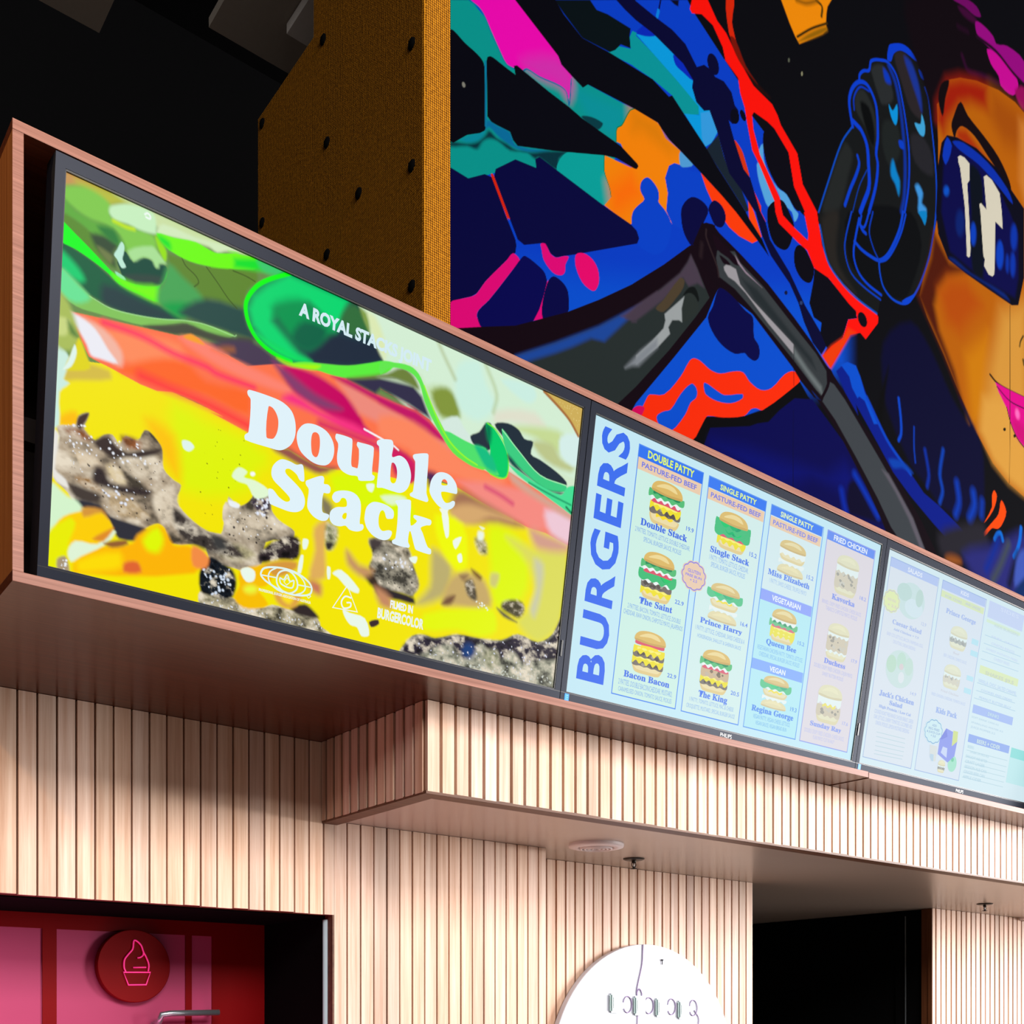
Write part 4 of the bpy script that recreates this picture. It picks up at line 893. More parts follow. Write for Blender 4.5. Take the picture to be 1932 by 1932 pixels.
# ---------------------------------------------------------------- menu screens
BURGER = '''p 212,235,205 l f=25 | 912,-141 2582,-42 2603,574 1914,510 1303,240
p 246,232,0 l f=2 | -83,639 47,631 200,597 384,611 602,630 977,627 1922,580 2575,634 2588,1465 -12,1433
p 198,150,85 l f=27 | -18,-7 221,-10 174,10 72,24 -4,56
p 185,190,60 f=48 | 41,19 173,-1 304,4 199,37 160,57 92,45
p 128,202,75 f=27 | -14,65 60,29 127,30 168,50 170,83 203,100 330,86 347,150 289,180 270,203 231,176 205,137 144,124 96,129 45,117 -13,90
p 95,172,60 f=27 | -13,90 45,117 104,126 180,125 231,172 208,193 182,169 107,177 59,159 -11,144
p 90,140,45 f=20 | -11,144 67,156 119,180 151,197 195,256 130,243 61,207 -10,173
p 204,225,165 l f=28 | 173,3 304,1 736,1 757,1 675,15 540,41 388,63 324,50 280,22
p 200,240,192 f=18 | 164,59 176,45 239,15 326,11 342,74 330,82 276,89 235,87 186,92 165,78
p 212,236,190 f=18 | 342,74 365,33 495,27 628,5 736,-5 698,2 629,21 586,47 549,37 496,43 388,66
d 245,252,250 w=6 f=4 | 295,27 305,19 316,26 314,35 300,35
d 200,238,0 w=12 f=14 | 182,97 227,99 256,95
p 8,74,58 f=4 | 230,184 262,208 274,194 298,179 323,175 340,183 350,199 361,175 386,175 392,191 377,236 337,265 283,285 233,283 211,250 202,230 216,201
p 45,70,62 f=22 | 236,263 372,218 369,243 295,281 245,279
p 50,75,50 f=28 | 103,175 166,161 203,176 188,205 195,252 153,234 120,209
p 40,125,55 f=28 | 125,140 180,125 206,152 203,172 166,168
p 110,125,70 f=21 | 128,206 164,211 185,221 178,247 145,230
p 190,236,215 f=4 | 199,189 214,156 225,167 224,194 221,215 235,236 219,246 201,223 189,212
p 160,226,200 f=4 | 196,267 229,273 237,282 209,285
p 170,225,150 f=18 | 240,177 328,126 354,139 386,165 361,177 358,192 345,193 331,175 298,177 262,206
p 150,226,0 f=15 | 338,83 369,101 388,133 381,159 354,127
p 14,95,62 f=20 | -6,242 52,248 115,264 172,288 222,307 297,317 366,323 449,340 386,371 260,397 178,393 109,384 56,348 -3,322
p 34,62,66 f=43 | 158,327 298,329 449,340 344,383 219,401 154,391
p 0,205,112 f=34 | -5,271 54,300 87,336 68,354 -3,326
p 0,250,25 f=4 | -10,171 49,197 105,227 155,256 188,274 229,285 275,283 337,267 374,245 392,191 389,215 362,269 365,311 297,313 214,306 172,284 115,264 52,248 -7,238
p 120,252,0 f=36 | 188,281 275,283 362,261 365,311 297,313 222,303
p 95,135,45 f=22 | 392,128 545,115 563,81 746,46 759,87 720,135 710,188 711,213 573,223 554,249 465,242 408,172
p 70,165,85 f=37 | 377,236 399,164 452,187 530,225 556,276 470,317 365,315 362,269
p 0,160,70 f=37 | 382,313 489,273 471,332 427,336
p 38,75,70 f=38 | 448,317 553,229 718,208 711,205 734,263 766,306 686,317 581,335 651,320 515,328
d 60,85,25 w=4 f=4 | 444,119 463,143 504,163 518,182 502,204
d 60,85,25 w=4 f=4 | 545,115 593,153 642,195 681,218
d 60,85,25 w=4 f=4 | 655,86 711,85 750,90
p 110,252,0 f=6 | 342,74 410,62 496,43 550,49 586,48 675,11 628,23 696,12 752,3 754,31 737,50 565,109 634,88 567,106 479,121 404,115 369,101
p 0,226,40 f=29 | 351,78 394,84 400,109 360,97
p 0,226,40 l f=31 | 657,40 752,3 820,5 850,18 746,50 659,72
p 60,200,110 f=32 | 753,7 888,-1 841,32 779,38
p 130,196,90 f=5 | -2,329 37,348 97,381 138,396 186,401 281,390 385,367 471,340 560,324 674,320 653,340 561,348 480,349 429,368 383,390 303,417 221,428 132,437 61,440 1,410
p 105,228,150 f=27 | -2,329 69,365 110,395 60,429 1,410
d 170,232,150 w=3 f=4 | 109,388 186,401 281,390 385,367 471,340 560,324 679,324 686,317
p 70,75,60 f=22 | 316,418 429,370 480,347 561,348 680,330 696,318 757,309 747,363 584,383 655,372 563,376 496,384 431,407
p 72,58,82 f=31 | 549,403 674,339 767,318 847,341 919,368 1027,437 955,438 848,413 741,420 655,407 586,403
p 150,90,60 f=32 | 619,385 678,364 684,383 629,402
p 30,60,70 f=5 | 888,-1 818,47 764,89 733,126 713,171 710,209 724,250 756,293 801,323 866,339 927,344 965,322 1066,291 1169,265 1274,224 1370,178 1319,118 1288,89 1272,41 1225,1 1039,-4
p 0,216,112 l f=58 | 888,3 1176,-3 1157,83 1116,151 1049,105 995,82 851,152 836,209 962,288 1015,304 915,322 814,301 748,258 725,199 744,142 797,81
p 0,150,80 f=66 | 832,160 945,84 1049,105 1116,151 1059,215 985,258 908,234
p 10,100,70 f=42 | 977,158 1080,155 1060,223 986,267 928,235
p 32,44,62 f=44 | 1117,159 1228,142 1320,131 1358,177 1274,224 1143,271 1014,296 1060,228
p 50,110,60 f=35 | 1164,37 1209,6 1280,65 1290,106 1189,133 1143,97
d 0,252,10 w=17 f=4 | 898,2 819,52 769,93 739,132 720,172 718,206 733,250 762,288 806,315 866,330 931,333
p 0,225,100 f=33 | 764,277 843,291 964,301 1025,301 945,324 845,316
p 214,240,214 l f=18 | 1213,-4 1263,4 1349,1 1744,-2 2258,-5 2534,-2 2517,178 2512,344 2250,336 2065,239 1954,254 1861,342 1878,372 1719,362 1610,215 1569,167 1519,147 1406,172 1370,178 1288,89 1272,41
p 222,236,182 f=36 | 1254,21 1309,18 1375,121 1369,173 1306,100
p 130,160,70 f=27 | 1231,11 1265,21 1288,89 1257,55
p 188,214,150 f=58 | 1610,210 1716,180 1758,219 1790,276 1720,323 1640,267
p 132,152,62 f=39 | 1629,223 1703,179 1763,208 1790,276 1742,301 1681,301
p 205,241,226 f=49 | 1763,54 1871,7 1920,88 1988,164 1902,260 1799,249 1752,168
p 226,226,206 f=52 | 1991,188 2220,120 2297,167 2094,205 1992,242
p 205,240,228 f=31 | 2005,40 2190,8 2223,47 2188,89 2112,84
p 200,220,150 f=53 | 2097,229 2283,171 2411,163 2418,260 2249,233
p 190,200,140 f=43 | 2225,256 2348,229 2413,277 2504,293 2479,322 2318,316
p 215,240,235 f=33 | 2399,177 2525,138 2525,282 2411,262
p 215,235,225 f=20 | 1696,330 1778,280 1820,316 1861,342 1877,367 1725,360
d 180,196,150 w=10 f=28 | 1605,-42 1662,32 1747,126
d 185,206,160 w=11 f=30 | 1910,8 1988,114 1979,196
p 208,176,92 l f=6 | 2251,-3 2541,-4 2526,143 2427,74 2350,42
d 170,112,60 w=14 f=8 | 2267,8 2365,47 2443,85 2511,140
k 235,215,140 n=40 r=2 | 2318,16 2514,10 2505,102 2424,54
p 38,50,62 f=8 | 1861,340 1908,308 1941,258 1973,253 1981,365 1917,379 1877,367
p 35,48,60 f=8 | 1992,247 2069,218 2138,227 2176,256 2231,254 2225,312 2283,321 2394,346 2464,374 2467,394 2293,396 2147,346 2058,292
p 255,116,75 l f=4 | 27,468 101,456 304,425 453,403 496,382 532,383 564,396 658,409 586,403 655,403 741,416 868,364 967,345 1069,323 1201,312 1340,325 1454,329 1590,323 1363,297 1508,314 1631,341 1703,390 1798,450 1961,466 2055,475 2103,430 2303,466 2523,523 2539,528 2530,671 2365,648 2251,651 1946,609 1814,586 1651,580 1572,627 1564,639 1372,646 1182,692 1076,704 944,676 871,698 760,667 602,640 651,640 534,619 445,615 380,632 315,630 206,611 148,603 116,597 81,544
p 255,140,92 f=51 | 182,477 305,456 455,435 482,507 312,577 202,543
p 255,104,40 f=44 | 230,607 352,525 481,489 574,531 751,515 757,598 577,584 444,599 314,610
d 255,45,100 w=20 f=29 | 165,459 305,456 436,474 570,477 617,488 774,486
d 255,50,62 w=29 f=45 | 314,598 422,606 579,613 760,640
p 255,132,112 f=38 | 454,411 541,388 657,405 586,407 775,417 950,436 926,461 731,466 589,451
p 200,0,96 f=34 | 888,365 993,343 1097,351 1236,395 1298,467 1358,508 1191,500 1029,462 955,443
p 135,60,110 f=42 | 848,358 919,376 1051,420 1186,439 1108,464 1003,458 923,423
p 250,50,130 f=43 | 946,454 1083,481 1244,479 1358,508 1193,518 1032,497 904,490
p 240,140,125 l f=44 | 1149,338 1229,330 1342,352 1596,374 1542,355 1730,407 1800,469 1555,469 1436,458 1378,444 1408,442 1267,431 1207,382
p 196,22,102 f=31 | 1121,325 1201,312 1340,325 1591,328 1509,318 1632,350 1730,407 1608,406 1485,373 1369,359 1342,352
p 52,48,75 l f=27 | 1201,312 1306,268 1443,222 1531,229 1358,252 1441,225 1528,228 1579,258 1636,339 1514,314 1363,297 1340,325
p 255,136,96 f=46 | 1374,408 1545,378 1733,430 1837,458 1962,471 2095,473 2003,535 1809,540 1654,550 1529,501 1382,489
p 200,30,90 f=33 | 1448,516 1562,539 1584,628 1484,633 1449,581
d 215,26,100 w=24 f=35 | 1087,530 1361,533 1477,545 1597,557
p 85,40,85 f=39 | 1637,565 1698,562 1663,626 1649,610
p 248,140,130 l f=51 | 1810,554 2000,511 2200,485 2418,509 2526,539 2534,592 2294,654 2015,633
d 215,60,115 w=14 f=31 | 1976,537 2072,551 2142,568
p 240,202,216 f=56 | 2350,541 2555,534 2544,662 2401,644
p 215,165,146 f=42 | 2103,430 2268,471 2538,520 2542,546 2346,518 2130,474
p 250,162,40 f=15 | 471,401 500,380 532,387 556,399 520,404
p 245,182,162 f=28 | 74,470 166,482 235,536 238,590 188,580 144,521
p 238,238,246 f=17 | 27,468 74,470 135,494 186,549 221,584 156,591 124,590 106,558 72,516
d 250,250,255 w=8 f=5 | 1300,486 1374,496 1400,500
d 250,250,255 w=7 f=5 | 1456,509 1480,519
p 0,206,106 f=5 | 1941,258 1974,258 2032,295 2079,346 2096,397 2093,459 2048,472 1994,467 1981,415 1981,365 1961,311
p 0,120,80 f=31 | 1942,263 1975,267 1978,341 1956,323
p 80,226,110 f=6 | 1719,362 1820,369 1891,373 1955,368 1987,414 2047,462 1995,472 1953,459 1896,470 1811,451 1730,407
p 20,192,130 f=25 | 1891,373 1976,377 2032,451 1972,453 1922,413
d 120,246,40 w=6 f=4 | 1951,255 2002,269 2061,316 2094,382 2093,454 2055,475 1995,472
p 92,240,62 f=6 | 927,344 990,313 1066,294 1195,258 1300,211 1375,176 1426,172 1386,223 1306,266 1200,306 1121,321 1043,326 982,340
p 170,250,0 f=21 | 867,341 937,340 991,322 1067,302 1043,326 982,340 917,351
p 110,130,60 f=27 | 1200,306 1386,225 1466,172 1527,189 1561,234 1502,230 1416,235 1280,283
p 100,234,80 f=5 | 1352,191 1417,168 1503,153 1551,169 1586,209 1628,266 1698,344 1754,395 1820,428 1901,454 1966,455 1948,468 1863,465 1772,443 1703,390 1635,325 1593,272 1562,212 1523,183 1465,179 1398,198 1357,239
d 160,252,40 w=6 f=5 | 1586,209 1629,270 1693,350 1755,404 1835,439 1914,455
p 60,206,130 f=5 | 2040,252 2143,317 2293,391 2467,394 2464,422 2336,447 2189,405 2094,362 2053,303
p 15,80,75 f=21 | 2086,354 2189,405 2336,447 2464,427 2409,453 2263,431 2155,410 2098,386
p 70,226,150 f=8 | 2096,397 2263,431 2438,445 2475,397 2525,383 2537,514 2446,501 2303,466 2158,430
d 20,150,100 w=8 f=9 | 2230,445 2374,462 2508,474
d 20,120,80 w=11 f=9 | 2481,492 2530,516
d 170,240,180 w=5 f=4 | 2040,257 2143,317 2293,391 2467,392
p 150,86,75 f=34 | 876,697 944,672 996,683 1102,697 1181,683 1105,732 1026,728 948,715
p 166,116,86 f=61 | 1815,593 1945,602 2116,632 2223,656 2023,692 1894,716 1789,694
p 216,170,112 f=51 | 1789,692 1854,649 1949,634 2152,646 2019,666 1927,720 1800,739
p 226,246,0 f=97 | 447,655 679,708 776,721 789,891 512,969 457,817
p 226,246,0 f=100 | 607,702 847,718 852,778 666,875 617,847
p 222,250,0 f=54 | 1157,717 1374,664 1555,718 1594,805 1445,796 1192,799
p 226,250,0 f=74 | 2024,705 2196,713 2281,823 2268,986 2104,1065 2047,880
p 255,198,0 f=76 | 344,749 455,776 487,933 416,871
p 255,192,0 f=35 | 25,838 78,806 92,848 26,869
p 215,190,70 f=28 | 51,637 190,620 200,649 73,695 30,709
p 222,222,92 f=65 | 2129,730 2306,743 2376,726 2521,711 2528,1011 2482,1109 2388,1178 2289,1143 2248,1098 2341,997 2281,823
p 205,205,170 f=56 | 2312,789 2372,802 2376,935 2350,1060 2317,1029 2344,915
p 214,160,140 f=66 | 2266,658 2365,653 2515,669 2512,702 2341,734 2295,714
p 190,176,112 f=60 | 1711,891 1817,935 1826,1009 1785,1094 1648,1155 1712,1060 1707,962
p 202,172,106 f=52 | 1824,994 1909,944 2024,963 2071,1072 1877,1115 1788,1119
p 242,252,0 f=40 | 1706,739 1864,737 1911,912 1858,951 1753,875
p 232,250,0 f=41 | 1695,1190 2007,1097 2094,1088 2119,1178 2023,1224 1890,1220 1703,1259
p 205,238,225 f=14 | -10,589 50,629 30,705 50,714 17,756 22,870 -1,885
p 196,236,205 f=14 | -1,877 10,952 6,1031 -7,996
p 170,190,90 f=28 | -6,413 37,442 78,545 49,601 -2,596
p 202,216,130 f=21 | -6,503 40,497 34,545 20,558 -4,559
p 90,130,60 f=28 | 36,499 78,545 46,541
p 226,215,20 f=14 | 78,545 108,596 122,638 52,669 32,668 64,581
p 225,246,236 f=6 | 63,573 72,600 55,653 25,675 43,638
p 178,160,136 f=6 n=.9,80 | 15,876 80,852 91,817 126,795 119,824 113,858 155,884 186,855 218,845 245,869 268,834 315,836 338,792 359,789 405,825 415,850 423,910 465,940 497,952 483,1014 532,1061 613,1095 669,1094 707,1084 679,1030 688,963 746,964 808,926 844,964 859,1153 813,1209 740,1212 638,1193 607,1153 471,1183 441,1131 414,1121 367,1150 335,1184 245,1190 218,1148 183,1129 94,1137 64,1101 11,1061 11,971 24,916
p 175,160,138 f=6 n=.9,80 | 625,1102 676,1093 687,1042 698,996 699,939 749,969 799,916 820,867 874,869 890,936 917,964 949,978 1002,996 995,1030 876,1074 863,1166 762,1208 632,1200
p 140,84,45 f=29 n=.6,40 | 42,880 105,860 139,889 83,898
p 150,90,50 f=30 n=.6,40 | 251,839 319,834 329,864 270,873
p 150,110,60 f=22 n=.6,40 | 89,1039 154,1028 188,1059 140,1072
p 216,196,166 f=29 n=.6,40 | 65,947 145,943 175,966 127,988 79,982
p 220,200,160 f=22 n=.6,40 | 204,958 250,960 278,1009 244,1015 209,988
p 205,190,166 f=30 n=.6,40 | 247,921 372,863 410,914 336,977 270,954
p 215,200,176 f=31 n=.6,40 | 386,1020 466,960 484,1027 465,1087 413,1096
p 190,166,130 f=22 n=.6,40 | 220,1042 288,1051 341,1078 378,1106 285,1134 224,1110
p 205,190,166 f=42 n=.6,40 | 723,1011 828,970 899,987 922,1017 850,1067 752,1069
p 190,180,140 f=33 n=.6,40 | 662,1158 755,1113 831,1138 736,1188
p 60,48,45 f=22 | 151,893 202,854 237,883 279,891 329,868 406,841 398,860 331,896 272,909 223,928 189,918
p 55,45,45 f=29 | 159,979 192,977 219,1018 295,1013 381,1005 373,1028 280,1046 212,1044 154,1036
p 70,60,55 f=29 | 63,1066 131,1067 189,1079 174,1111 93,1113
p 48,48,58 f=18 | 93,1117 183,1113 226,1142 311,1148 372,1157 349,1201 264,1218 236,1184 192,1139 102,1143
p 70,50,45 f=14 | 91,817 126,795 119,824 108,843 97,863 84,851
p 70,62,58 f=28 n=.6,40 | 472,1043 589,1097 708,1110 785,1157 713,1175 594,1169 500,1141
p 60,60,60 f=33 | 635,1108 682,1109 709,1146 662,1158
p 55,45,48 f=22 n=.9,40 | 886,1080 934,1045 973,1022 1014,1016 1033,1034 1027,1104 941,1129 858,1163 845,1135
p 30,35,42 f=21 | 632,1200 689,1204 739,1223 757,1272 737,1339 642,1351
p 70,60,75 f=21 n=.9,30 | 799,925 871,892 885,937 857,971 811,948
p 235,232,225 f=14 | 4,892 24,909 14,1029 54,1056 64,1085 7,1058
k 238,242,250 n=34 r=4 | 41,864 112,842 189,914 158,947 54,962
k 238,242,250 n=30 r=4 | 186,867 328,840 401,900 291,948 206,933
k 230,236,250 n=16 r=5 | 171,1039 363,1002 366,1059 232,1099
k 230,236,245 n=40 r=2 | 47,980 416,871 476,1105 259,1141 71,1071
k 230,236,250 n=16 r=6 | 823,910 876,895 888,972 818,973
k 235,238,245 n=22 r=3 | 703,995 895,943 922,1026 730,1097
k 225,235,250 n=20 r=5 | 639,1229 728,1208 760,1311 646,1341
k 40,34,34 n=50 r=3 | 66,974 416,871 476,1105 259,1141 71,1071
k 40,34,34 n=26 r=4 | 703,995 895,943 922,1026 688,1187
p 172,162,132 f=7 n=.9,50 | 641,1334 747,1332 848,1360 926,1320 1019,1323 1102,1300 1162,1363 1004,1395 646,1403
p 175,166,136 f=7 n=.9,40 | 605,1337 740,1347 839,1348 979,1322 1107,1336 1175,1365 1244,1396 1113,1396 852,1390 609,1393
p 50,40,40 f=22 | 1010,1315 1076,1282 1120,1300 1150,1327 1054,1334
k 228,232,240 n=60 r=3 | 620,1351 849,1355 1135,1344 1192,1375 1057,1375 623,1386
p 22,30,40 f=16 n=.9,30 | 599,1243 642,1193 706,1221 748,1256 751,1295 725,1341 653,1344 605,1337
k 215,228,245 n=30 r=5 | 599,1251 707,1226 746,1297 653,1340
p 152,142,122 f=19 n=.9,45 | 1367,935 1492,909 1577,921 1615,995 1653,1066 1628,1111 1508,1119 1420,1119 1379,1052 1396,1000
p 165,158,140 f=19 n=.9,45 | 1404,929 1493,945 1579,973 1628,1030 1626,1125 1566,1123 1424,1126
p 45,38,42 f=24 | 1412,1119 1506,1122 1627,1130 1636,1157 1557,1160 1439,1162
p 60,45,35 f=28 | 1347,1074 1417,1086 1439,1130 1392,1126
p 70,60,60 f=28 | 1373,934 1435,923 1427,959 1387,964
k 230,234,245 n=14 r=7 | 1419,964 1578,963 1614,1013 1457,1051
k 70,66,60 n=30 r=4 | 1421,982 1614,1013 1618,1107 1446,1112
p 166,166,146 f=8 n=.9,45 | 1575,1385 1640,1302 1706,1284 1769,1286 1892,1243 2024,1235 2158,1216 2257,1166 2388,1178 2483,1114 2533,999 2547,1090 2533,1204 2546,1398 2112,1393 1564,1392
p 50,42,58 f=30 n=.9,40 | 1587,1378 1640,1307 1706,1286 1769,1287 1893,1245 2024,1236 2158,1217 2257,1169 2389,1180 2477,1127 2535,1010 2546,1191 2509,1242 2379,1267 2311,1302 2233,1252 2144,1323 2084,1281 2026,1250 1999,1308 1944,1345 1866,1297 1773,1326 1715,1363 1655,1390
p 20,62,122 f=43 | 2005,1296 2000,1319 1982,1336 1958,1340 1937,1331 1927,1311 1932,1289 1950,1272 1973,1267 1995,1277
p 160,160,130 f=33 n=.6,35 | 2064,1285 2138,1270 2159,1330 2108,1362 2063,1327
k 225,228,245 n=70 r=4 | 1648,1321 2026,1250 2297,1196 2474,1160 2450,1254 2318,1355 2037,1343 1716,1373
k 210,215,205 n=90 r=4 | 1716,1378 2039,1353 2461,1329 2511,1365 2044,1395
p 95,88,62 f=27 n=.6,25 | 2142,1036 2201,1009 2264,1009 2283,1042 2253,1086 2196,1082 2138,1063
p 58,55,72 f=27 | 2112,1069 2213,1100 2242,1110 2157,1101
p 110,100,80 f=26 n=.6,25 | 1908,990 1952,975 1987,1049 1976,1067 1928,1047
p 150,120,80 f=31 | 1873,972 1923,956 1901,991
p 120,80,45 f=32 | 1939,926 2001,947 1997,964 1955,948
p 120,85,60 f=31 | 1810,1089 1859,1068 1838,1113 1788,1124
p 166,160,116 f=31 n=.6,25 | 1941,783 2000,778 2021,834 1975,841
p 236,246,232 f=21 | 1957,748 1989,745 1987,781 1961,783
p 240,250,236 f=5 | 1817,827 1865,797 1837,860
p 240,250,236 f=5 | 1850,887 1871,871 1881,904 1863,914
p 240,250,236 f=5 | 1740,710 1771,702 1792,806 1779,824 1762,788
p 240,250,236 f=5 | 1727,706 1776,693 1767,725 1787,785 1762,792 1749,730
p 236,250,236 f=5 | 1587,961 1628,946 1622,977 1595,974
p 236,246,220 f=8 | 1960,722 1993,723 1981,734
p 210,205,120 f=32 | 2058,919 2105,913 2092,973 2058,971
k 236,246,236 n=12 r=5 | 1963,1065 2023,1062 2060,1091 1994,1105
p 226,176,92 f=36 | 1094,959 1154,911 1154,1036 1165,1150 1091,1167 1107,1048
p 216,152,62 f=26 | 854,1178 941,1134 1023,1119 1025,1146 937,1203 864,1184
p 226,166,70 f=26 | 932,1268 1055,1250 1038,1300 988,1320 945,1302
p 255,225,30 f=27 | 962,1261 1024,1257 1007,1298 975,1291
p 162,162,122 f=27 n=.6,25 | 1154,920 1204,926 1209,980 1191,1022 1164,1029 1149,981
p 50,45,40 f=18 | 1157,1003 1189,999 1181,1027 1164,1029
p 130,120,90 f=45 | 1118,819 1175,845 1169,898 1124,882
p 200,150,100 f=46 | 1261,1009 1328,1055 1403,1061 1361,1104 1273,1068
p 202,122,90 f=45 | 1091,1176 1146,1183 1150,1228 1106,1220
p 200,140,100 f=48 | 1421,1129 1506,1158 1511,1206 1452,1200
p 236,250,236 f=5 | 1046,1017 1072,1015 1065,1053 1049,1057
p 236,250,236 f=5 | 1041,1087 1054,1084 1048,1159 1032,1158
p 236,250,236 f=7 | 1200,1123 1242,1099 1338,1158 1334,1178 1282,1170 1229,1135
p 236,250,236 f=5 | 1171,1102 1187,1102 1189,1149 1178,1152
p 236,250,236 f=7 | 772,1215 805,1194 836,1204 834,1241 800,1253
p 236,250,236 f=5 | 1265,1264 1300,1271 1380,1278 1410,1345 1371,1358 1344,1325 1310,1322 1279,1295
p 60,42,45 f=8 | 1404,1288 1449,1269 1456,1287 1418,1309
p 228,250,212 f=7 | 707,855 733,813 772,819 759,844 808,844 869,862 871,888 813,912 776,870 737,868
p 236,250,232 f=7 | 1333,709 1372,698 1364,733 1341,730
p 226,248,205 f=19 | 1410,739 1495,711 1542,712 1470,760
p 226,246,236 f=6 | 491,782 522,777 541,792 520,815 497,809
p 236,242,246 f=7 | 700,952 748,956 744,971 706,972
p 250,250,255 f=7 | 807,818 805,823 800,828 794,830 788,828 786,824 787,818 792,814 799,812 804,813
p 215,246,206 f=21 | 0,1083 61,1114 102,1123 128,1160 73,1190 -2,1286
p 255,208,0 f=15 | 95,1164 184,1137 236,1176 222,1233 174,1273 81,1289 -1,1309 37,1208
p 236,240,0 f=22 | -11,1280 73,1190 97,1204 80,1269 57,1375 -5,1403
p 255,182,0 f=23 | 191,1269 315,1222 335,1184 410,1127 442,1135 481,1185 539,1174 610,1191 573,1274 106,1384 104,1336
p 255,222,0 f=45 | 112,1334 266,1267 278,1323 187,1361 114,1378
p 226,250,0 f=39 | 357,1195 410,1135 439,1174 421,1229 377,1232
p 226,102,50 f=23 | 290,1303 340,1287 356,1321 291,1336
p 245,142,70 f=20 | 562,1169 629,1195 623,1240 567,1245
p 226,246,216 f=15 | 74,1314 100,1268 182,1259 237,1192 250,1197 207,1257 123,1319 88,1347
p 150,96,50 f=19 | 206,1249 289,1216 298,1230 240,1257
p 216,152,60 f=22 | 119,1142 192,1127 218,1156 192,1139 128,1172
p 226,142,40 f=19 | 165,1243 220,1196 241,1183 206,1241
p 170,150,120 f=15 | 36,1352 63,1333 76,1350 82,1393 46,1402
k 240,245,250 n=8 r=4 | 44,1346 72,1339 77,1378 54,1384
p 250,192,0 f=17 | 777,1209 883,1171 917,1208 890,1250 851,1268 905,1320 877,1344 798,1361 752,1331 772,1277 765,1243
p 236,250,60 f=35 | 851,1273 846,1285 832,1294 814,1298 799,1295 792,1286 797,1275 811,1265 829,1261 845,1264
p 236,250,236 f=7 | 772,1215 805,1194 836,1204 834,1241 800,1253
k 60,40,10 n=24 r=2 | 493,682 773,679 704,1046 611,1070
v 226,244,252 | 749,509 759,502 849,498 906,502 949,523 970,562 974,612 960,652 933,680 905,694 859,697 755,699 749,686 753,677 765,664 765,538 751,523 ; 845,539 863,538 882,555 893,581 892,622 881,650 870,659 845,659
v 226,244,252 | 982,625 984,593 1005,561 1033,546 1075,542 1119,552 1149,579 1161,612 1158,649 1142,677 1119,692 1077,697 1034,686 999,663 ; 1049,604 1054,579 1069,571 1084,578 1091,607 1090,643 1083,666 1072,671 1059,663 1052,639
v 226,244,252 | 1162,554 1167,546 1239,543 1246,552 1248,638 1253,656 1266,657 1282,654 1281,578 1269,563 1271,549 1281,547 1345,543 1355,551 1356,658 1370,665 1365,682 1327,696 1293,703 1284,689 1244,695 1206,688 1184,668 1177,638 1178,586 1163,567
v 226,244,252 | 1368,515 1386,502 1438,488 1448,493 1453,513 1451,557 1490,540 1525,549 1548,578 1558,614 1550,655 1532,682 1506,697 1466,700 1413,701 1387,707 1385,695 1386,598 1380,535 1369,528 ; 1451,584 1464,580 1479,598 1484,629 1479,658 1466,667 1454,662 1450,644
v 226,244,252 | 1559,517 1575,507 1632,488 1641,495 1647,655 1661,685 1655,695 1637,697 1564,695 1560,685 1575,669 1573,543 1560,528
v 226,244,252 | 1662,634 1668,593 1692,558 1726,543 1769,545 1805,571 1816,602 1813,615 1796,618 1729,629 1733,651 1755,670 1776,665 1796,651 1808,653 1807,670 1790,689 1759,701 1722,696 1684,673 1665,650 ; 1725,599 1727,579 1740,570 1753,575 1758,589 1750,595
v 226,244,252 | 879,798 882,766 903,737 925,724 960,723 990,727 1013,718 1022,725 1031,780 1024,786 1009,783 993,765 962,753 945,757 940,766 947,778 990,802 1022,824 1039,850 1041,876 1031,899 1006,916 971,923 929,921 894,918 880,914 869,861 877,856 892,857 920,878 950,888 967,883 972,874 965,863 928,840 892,819
v 226,244,252 | 1039,780 1047,773 1099,742 1117,737 1124,745 1125,766 1144,764 1157,773 1156,794 1144,801 1126,805 1124,864 1130,883 1146,884 1160,886 1161,896 1148,913 1121,920 1084,911 1057,887 1053,862 1055,809 1040,793
v 226,244,252 | 1169,804 1180,785 1213,769 1257,761 1289,768 1309,789 1315,828 1315,882 1330,881 1336,891 1329,906 1301,919 1266,920 1245,909 1221,918 1190,921 1170,910 1163,890 1169,865 1195,844 1241,829 1242,808 1232,797 1216,800 1205,818 1190,827 1177,823 1170,814 ; 1244,855 1231,861 1225,877 1233,884 1244,879 1247,862
v 226,244,252 | 1336,850 1342,805 1368,776 1400,767 1447,768 1478,779 1485,794 1482,814 1469,820 1449,823 1437,801 1426,794 1414,804 1408,833 1414,868 1432,882 1464,871 1481,872 1482,886 1468,909 1436,921 1389,915 1353,891 1339,865
v 226,244,252 | 1487,738 1510,726 1556,712 1569,716 1578,819 1610,793 1591,782 1590,772 1603,768 1681,767 1689,776 1683,791 1663,797 1633,816 1646,835 1680,889 1699,896 1701,915 1687,920 1627,919 1613,914 1581,846 1574,848 1572,893 1583,910 1575,920 1493,922 1487,911 1504,894 1503,761
l 226,246,240 w=8 c | 863,1205 874,1182 913,1167 980,1159 1038,1166 1087,1187 1105,1210 1099,1235 1071,1248 1014,1257 951,1250 893,1232 869,1217
l 226,246,240 w=7 c | 937,1217 945,1183 975,1165 1006,1169 1032,1195 1035,1227 1013,1250 983,1257 950,1241
l 226,246,240 w=6 | 934,1164 905,1186 898,1212 911,1236 941,1252 972,1259
l 226,246,240 w=6 | 995,1162 1038,1170 1066,1192 1074,1218 1060,1239 1029,1255
l 226,246,240 w=5 | 866,1210 937,1205
l 226,246,240 w=5 | 1033,1211 1102,1207
l 226,246,240 w=6 c | 952,1202 959,1225 1011,1230 1017,1198 1000,1205 984,1181 970,1205
l 226,246,240 w=4 c | 971,1214 985,1194 1000,1209 985,1224
